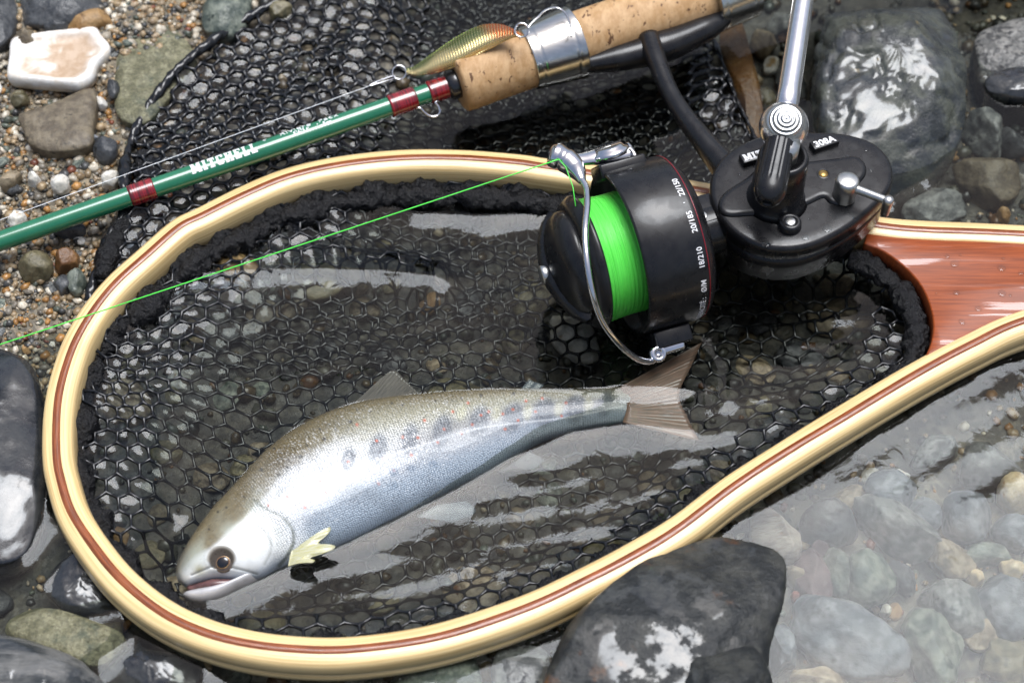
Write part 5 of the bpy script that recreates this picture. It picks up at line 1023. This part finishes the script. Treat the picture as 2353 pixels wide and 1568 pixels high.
def spoon_nodes(m):
    N, L = m.node_tree.nodes, m.node_tree.links; b = N['Principled BSDF']; a = N.new('ShaderNodeAttribute'); a.attribute_name = 'Col'
    b.inputs['Metallic'].default_value = .85; b.inputs['Roughness'].default_value = .25; b.inputs['Coat Weight'].default_value = .6; b.inputs['Coat Roughness'].default_value = .04
    uv = N.new('ShaderNodeUVMap'); mp = N.new('ShaderNodeMapping'); mp.inputs['Scale'].default_value = (44, 16, 1); L.new(uv.outputs[0], mp.inputs[0])
    v = N.new('ShaderNodeTexVoronoi'); v.voronoi_dimensions = '2D'; v.inputs['Scale'].default_value = 1; v.inputs['Randomness'].default_value = 0; L.new(mp.outputs[0], v.inputs['Vector'])
    bp = N.new('ShaderNodeBump'); bp.inputs['Strength'].default_value = .8; bp.inputs['Distance'].default_value = .0003; bp.invert = True; L.new(v.outputs['Distance'], bp.inputs['Height']); L.new(bp.outputs[0], b.inputs['Normal'])
    mr = N.new('ShaderNodeMapRange'); mr.inputs['From Min'].default_value = .1; mr.inputs['From Max'].default_value = .35; L.new(v.outputs['Distance'], mr.inputs['Value'])
    mx = N.new('ShaderNodeMix'); mx.data_type = 'RGBA'; L.new(mr.outputs[0], mx.inputs[0]); mx.inputs[6].default_value = (.85, .75, .42, 1); L.new(a.outputs['Color'], mx.inputs[7]); L.new(mx.outputs[2], b.inputs['Base Color'])
spoon_nodes(SPO); v, f, c, uv = spoon(); part('blade', v, f, SPO, lure, cols={'Col': c}, uv=uv)
def wire_ring(o, n, r, wr, name, turn=1.9): 
    n = nz(n); u = nz(np.cross(n, [0.3, 1, .2])); w = np.cross(n, u); th = np.linspace(0, turn * 2 * math.pi, int(40 * turn)); pts = o + r * (np.cos(th)[:, None] * u + np.sin(th)[:, None] * w) + n * (np.linspace(-.5, .5, len(th)) * wr * 2.2)[:, None]
    part(name, *tube(pts, wr, 8), CHROME, lure)
wire_ring(P(917, 167, 2.25), vd + [0.1, 0, .1], .235, .03, 'split_ring'); wire_ring(P(1198, 70, 3.95), vd, .23, .032, 'split_ring')
hk = crom([P(1213, 68, 4.0), P(1216, 60, 4.05), P(1235, 40, 4.1), P(1252, 24, 4.0), P(1275, 18, 3.8), P(1298, 30, 3.75), P(1310, 60, 3.75), P(1312, 85, 3.7)], 50); part('hook', *tube(hk, .034, 8), CHROME, lure)
sn = crom([P(905, 174, 2.2), P(880, 182, 2.15), P(862, 190, 2.1), P(848, 198, 2.08), P(862, 194, 2.08), P(882, 188, 2.1), P(903, 181, 2.15), P(907, 177, 2.2), P(905, 174, 2.2)], 60); part('snap', *tube(sn, .022, 6), CHROME, lure)
ld = [P(850, 197, 2.08), P(-60, 527, 1.9)]; solo('leader_line', *tube(np.array([ld[0] * (1 - t) + ld[1] * t for t in np.linspace(0, 1, 16)]), .011, 6), CL, 'thin clear leader line running from the lure snap above the green rod', 'fishing line')
# oyster shell
so = crom([P(x, y, 1.35) for x, y in [(22, 182), (20, 165), (24, 140), (30, 102), (60, 92), (120, 82), (190, 74), (222, 74), (236, 92), (252, 110), (246, 130), (225, 150), (215, 178), (195, 198), (170, 204), (110, 196), (50, 190)]], 120, closed=True); cc = so.mean(0); Vv, Cc = [], []
rings = [(1.0, -.25), (1.02, .05), (1.0, .22), (.93, .30), (.85, .27), (.78, .18), (.66, .10), (.5, .06), (.32, .05), (.15, .05), (.02, .05)]
for k, (f_, z_) in enumerate(rings):
    p = cc + (so - cc) * f_; p[:, 2] = 1.35 + z_ + .05 * wob(p, 3.0, 3) * (f_ > .1) + .03 * (fbm(p * 4, 3) - .5); Vv.append(p)
Vv = np.vstack(Vv); F = gridfaces(len(rings), 120, True) + [tuple((len(rings) - 1) * 120 + j for j in range(120)), tuple(range(120))[::-1]]
pz = proj(Vv); nn = fbm(Vv * 2.5, 7); inn = smooth(.84, .74, np.repeat([r[0] for r in rings], 120)); br = .75 * inn * smooth(.38, .58, nn + .25 * smooth(90, 150, pz[:, 0]) - .05) 
Cc = np.array([.80, .78, .74]) * (1 - br)[:, None] + np.array([.42, .26, .13]) * br[:, None]
solo('shell', Vv, F, mat('oyster_shell', attr='Col', base2=(.8, .74, .66), scale=2.5, rough=.45, rough2=.3, bump=.4, bscale=3, bdist=.08), 'white oyster shell with brown stained hollow lying on the gravel', 'shell', cols={'Col': Cc})

# ------------------------------------------------------------------ droplets left on the wood and the reel
DROP = water_mat('water_drop', (.93, .95, .96), ior=1.33, bump=0)
r = np.random.default_rng(77); pieces = []
hpc = [P(x, y, 1.104) for x, y in zip(r.uniform(2120, 2350, 40), r.uniform(570, 790, 40))]; hpc = [p for p in hpc if inside(p[None], offset2(hp, -.25))[0]][:12]
gpc = [P(x, y, HZ + .004) for x, y in [(2000, 390), (1990, 345), (1700, 400), (1690, 455), (1850, 545), (1760, 560), (1960, 500), (1857, 503), (1950, 340), (1720, 520), (1900, 525), (1945, 362)]]
for p in hpc + gpc: pieces.append(lens(p - Z1 * .006, Z1, r.uniform(.03, .15), .022, 14, 4, r.uniform(.8, 1.3)))
solo('water_droplets', *join(*pieces), DROP, 'clear water droplets on the wooden handle and reel cover', 'droplets', kind='stuff', base=(0, 0, 0))
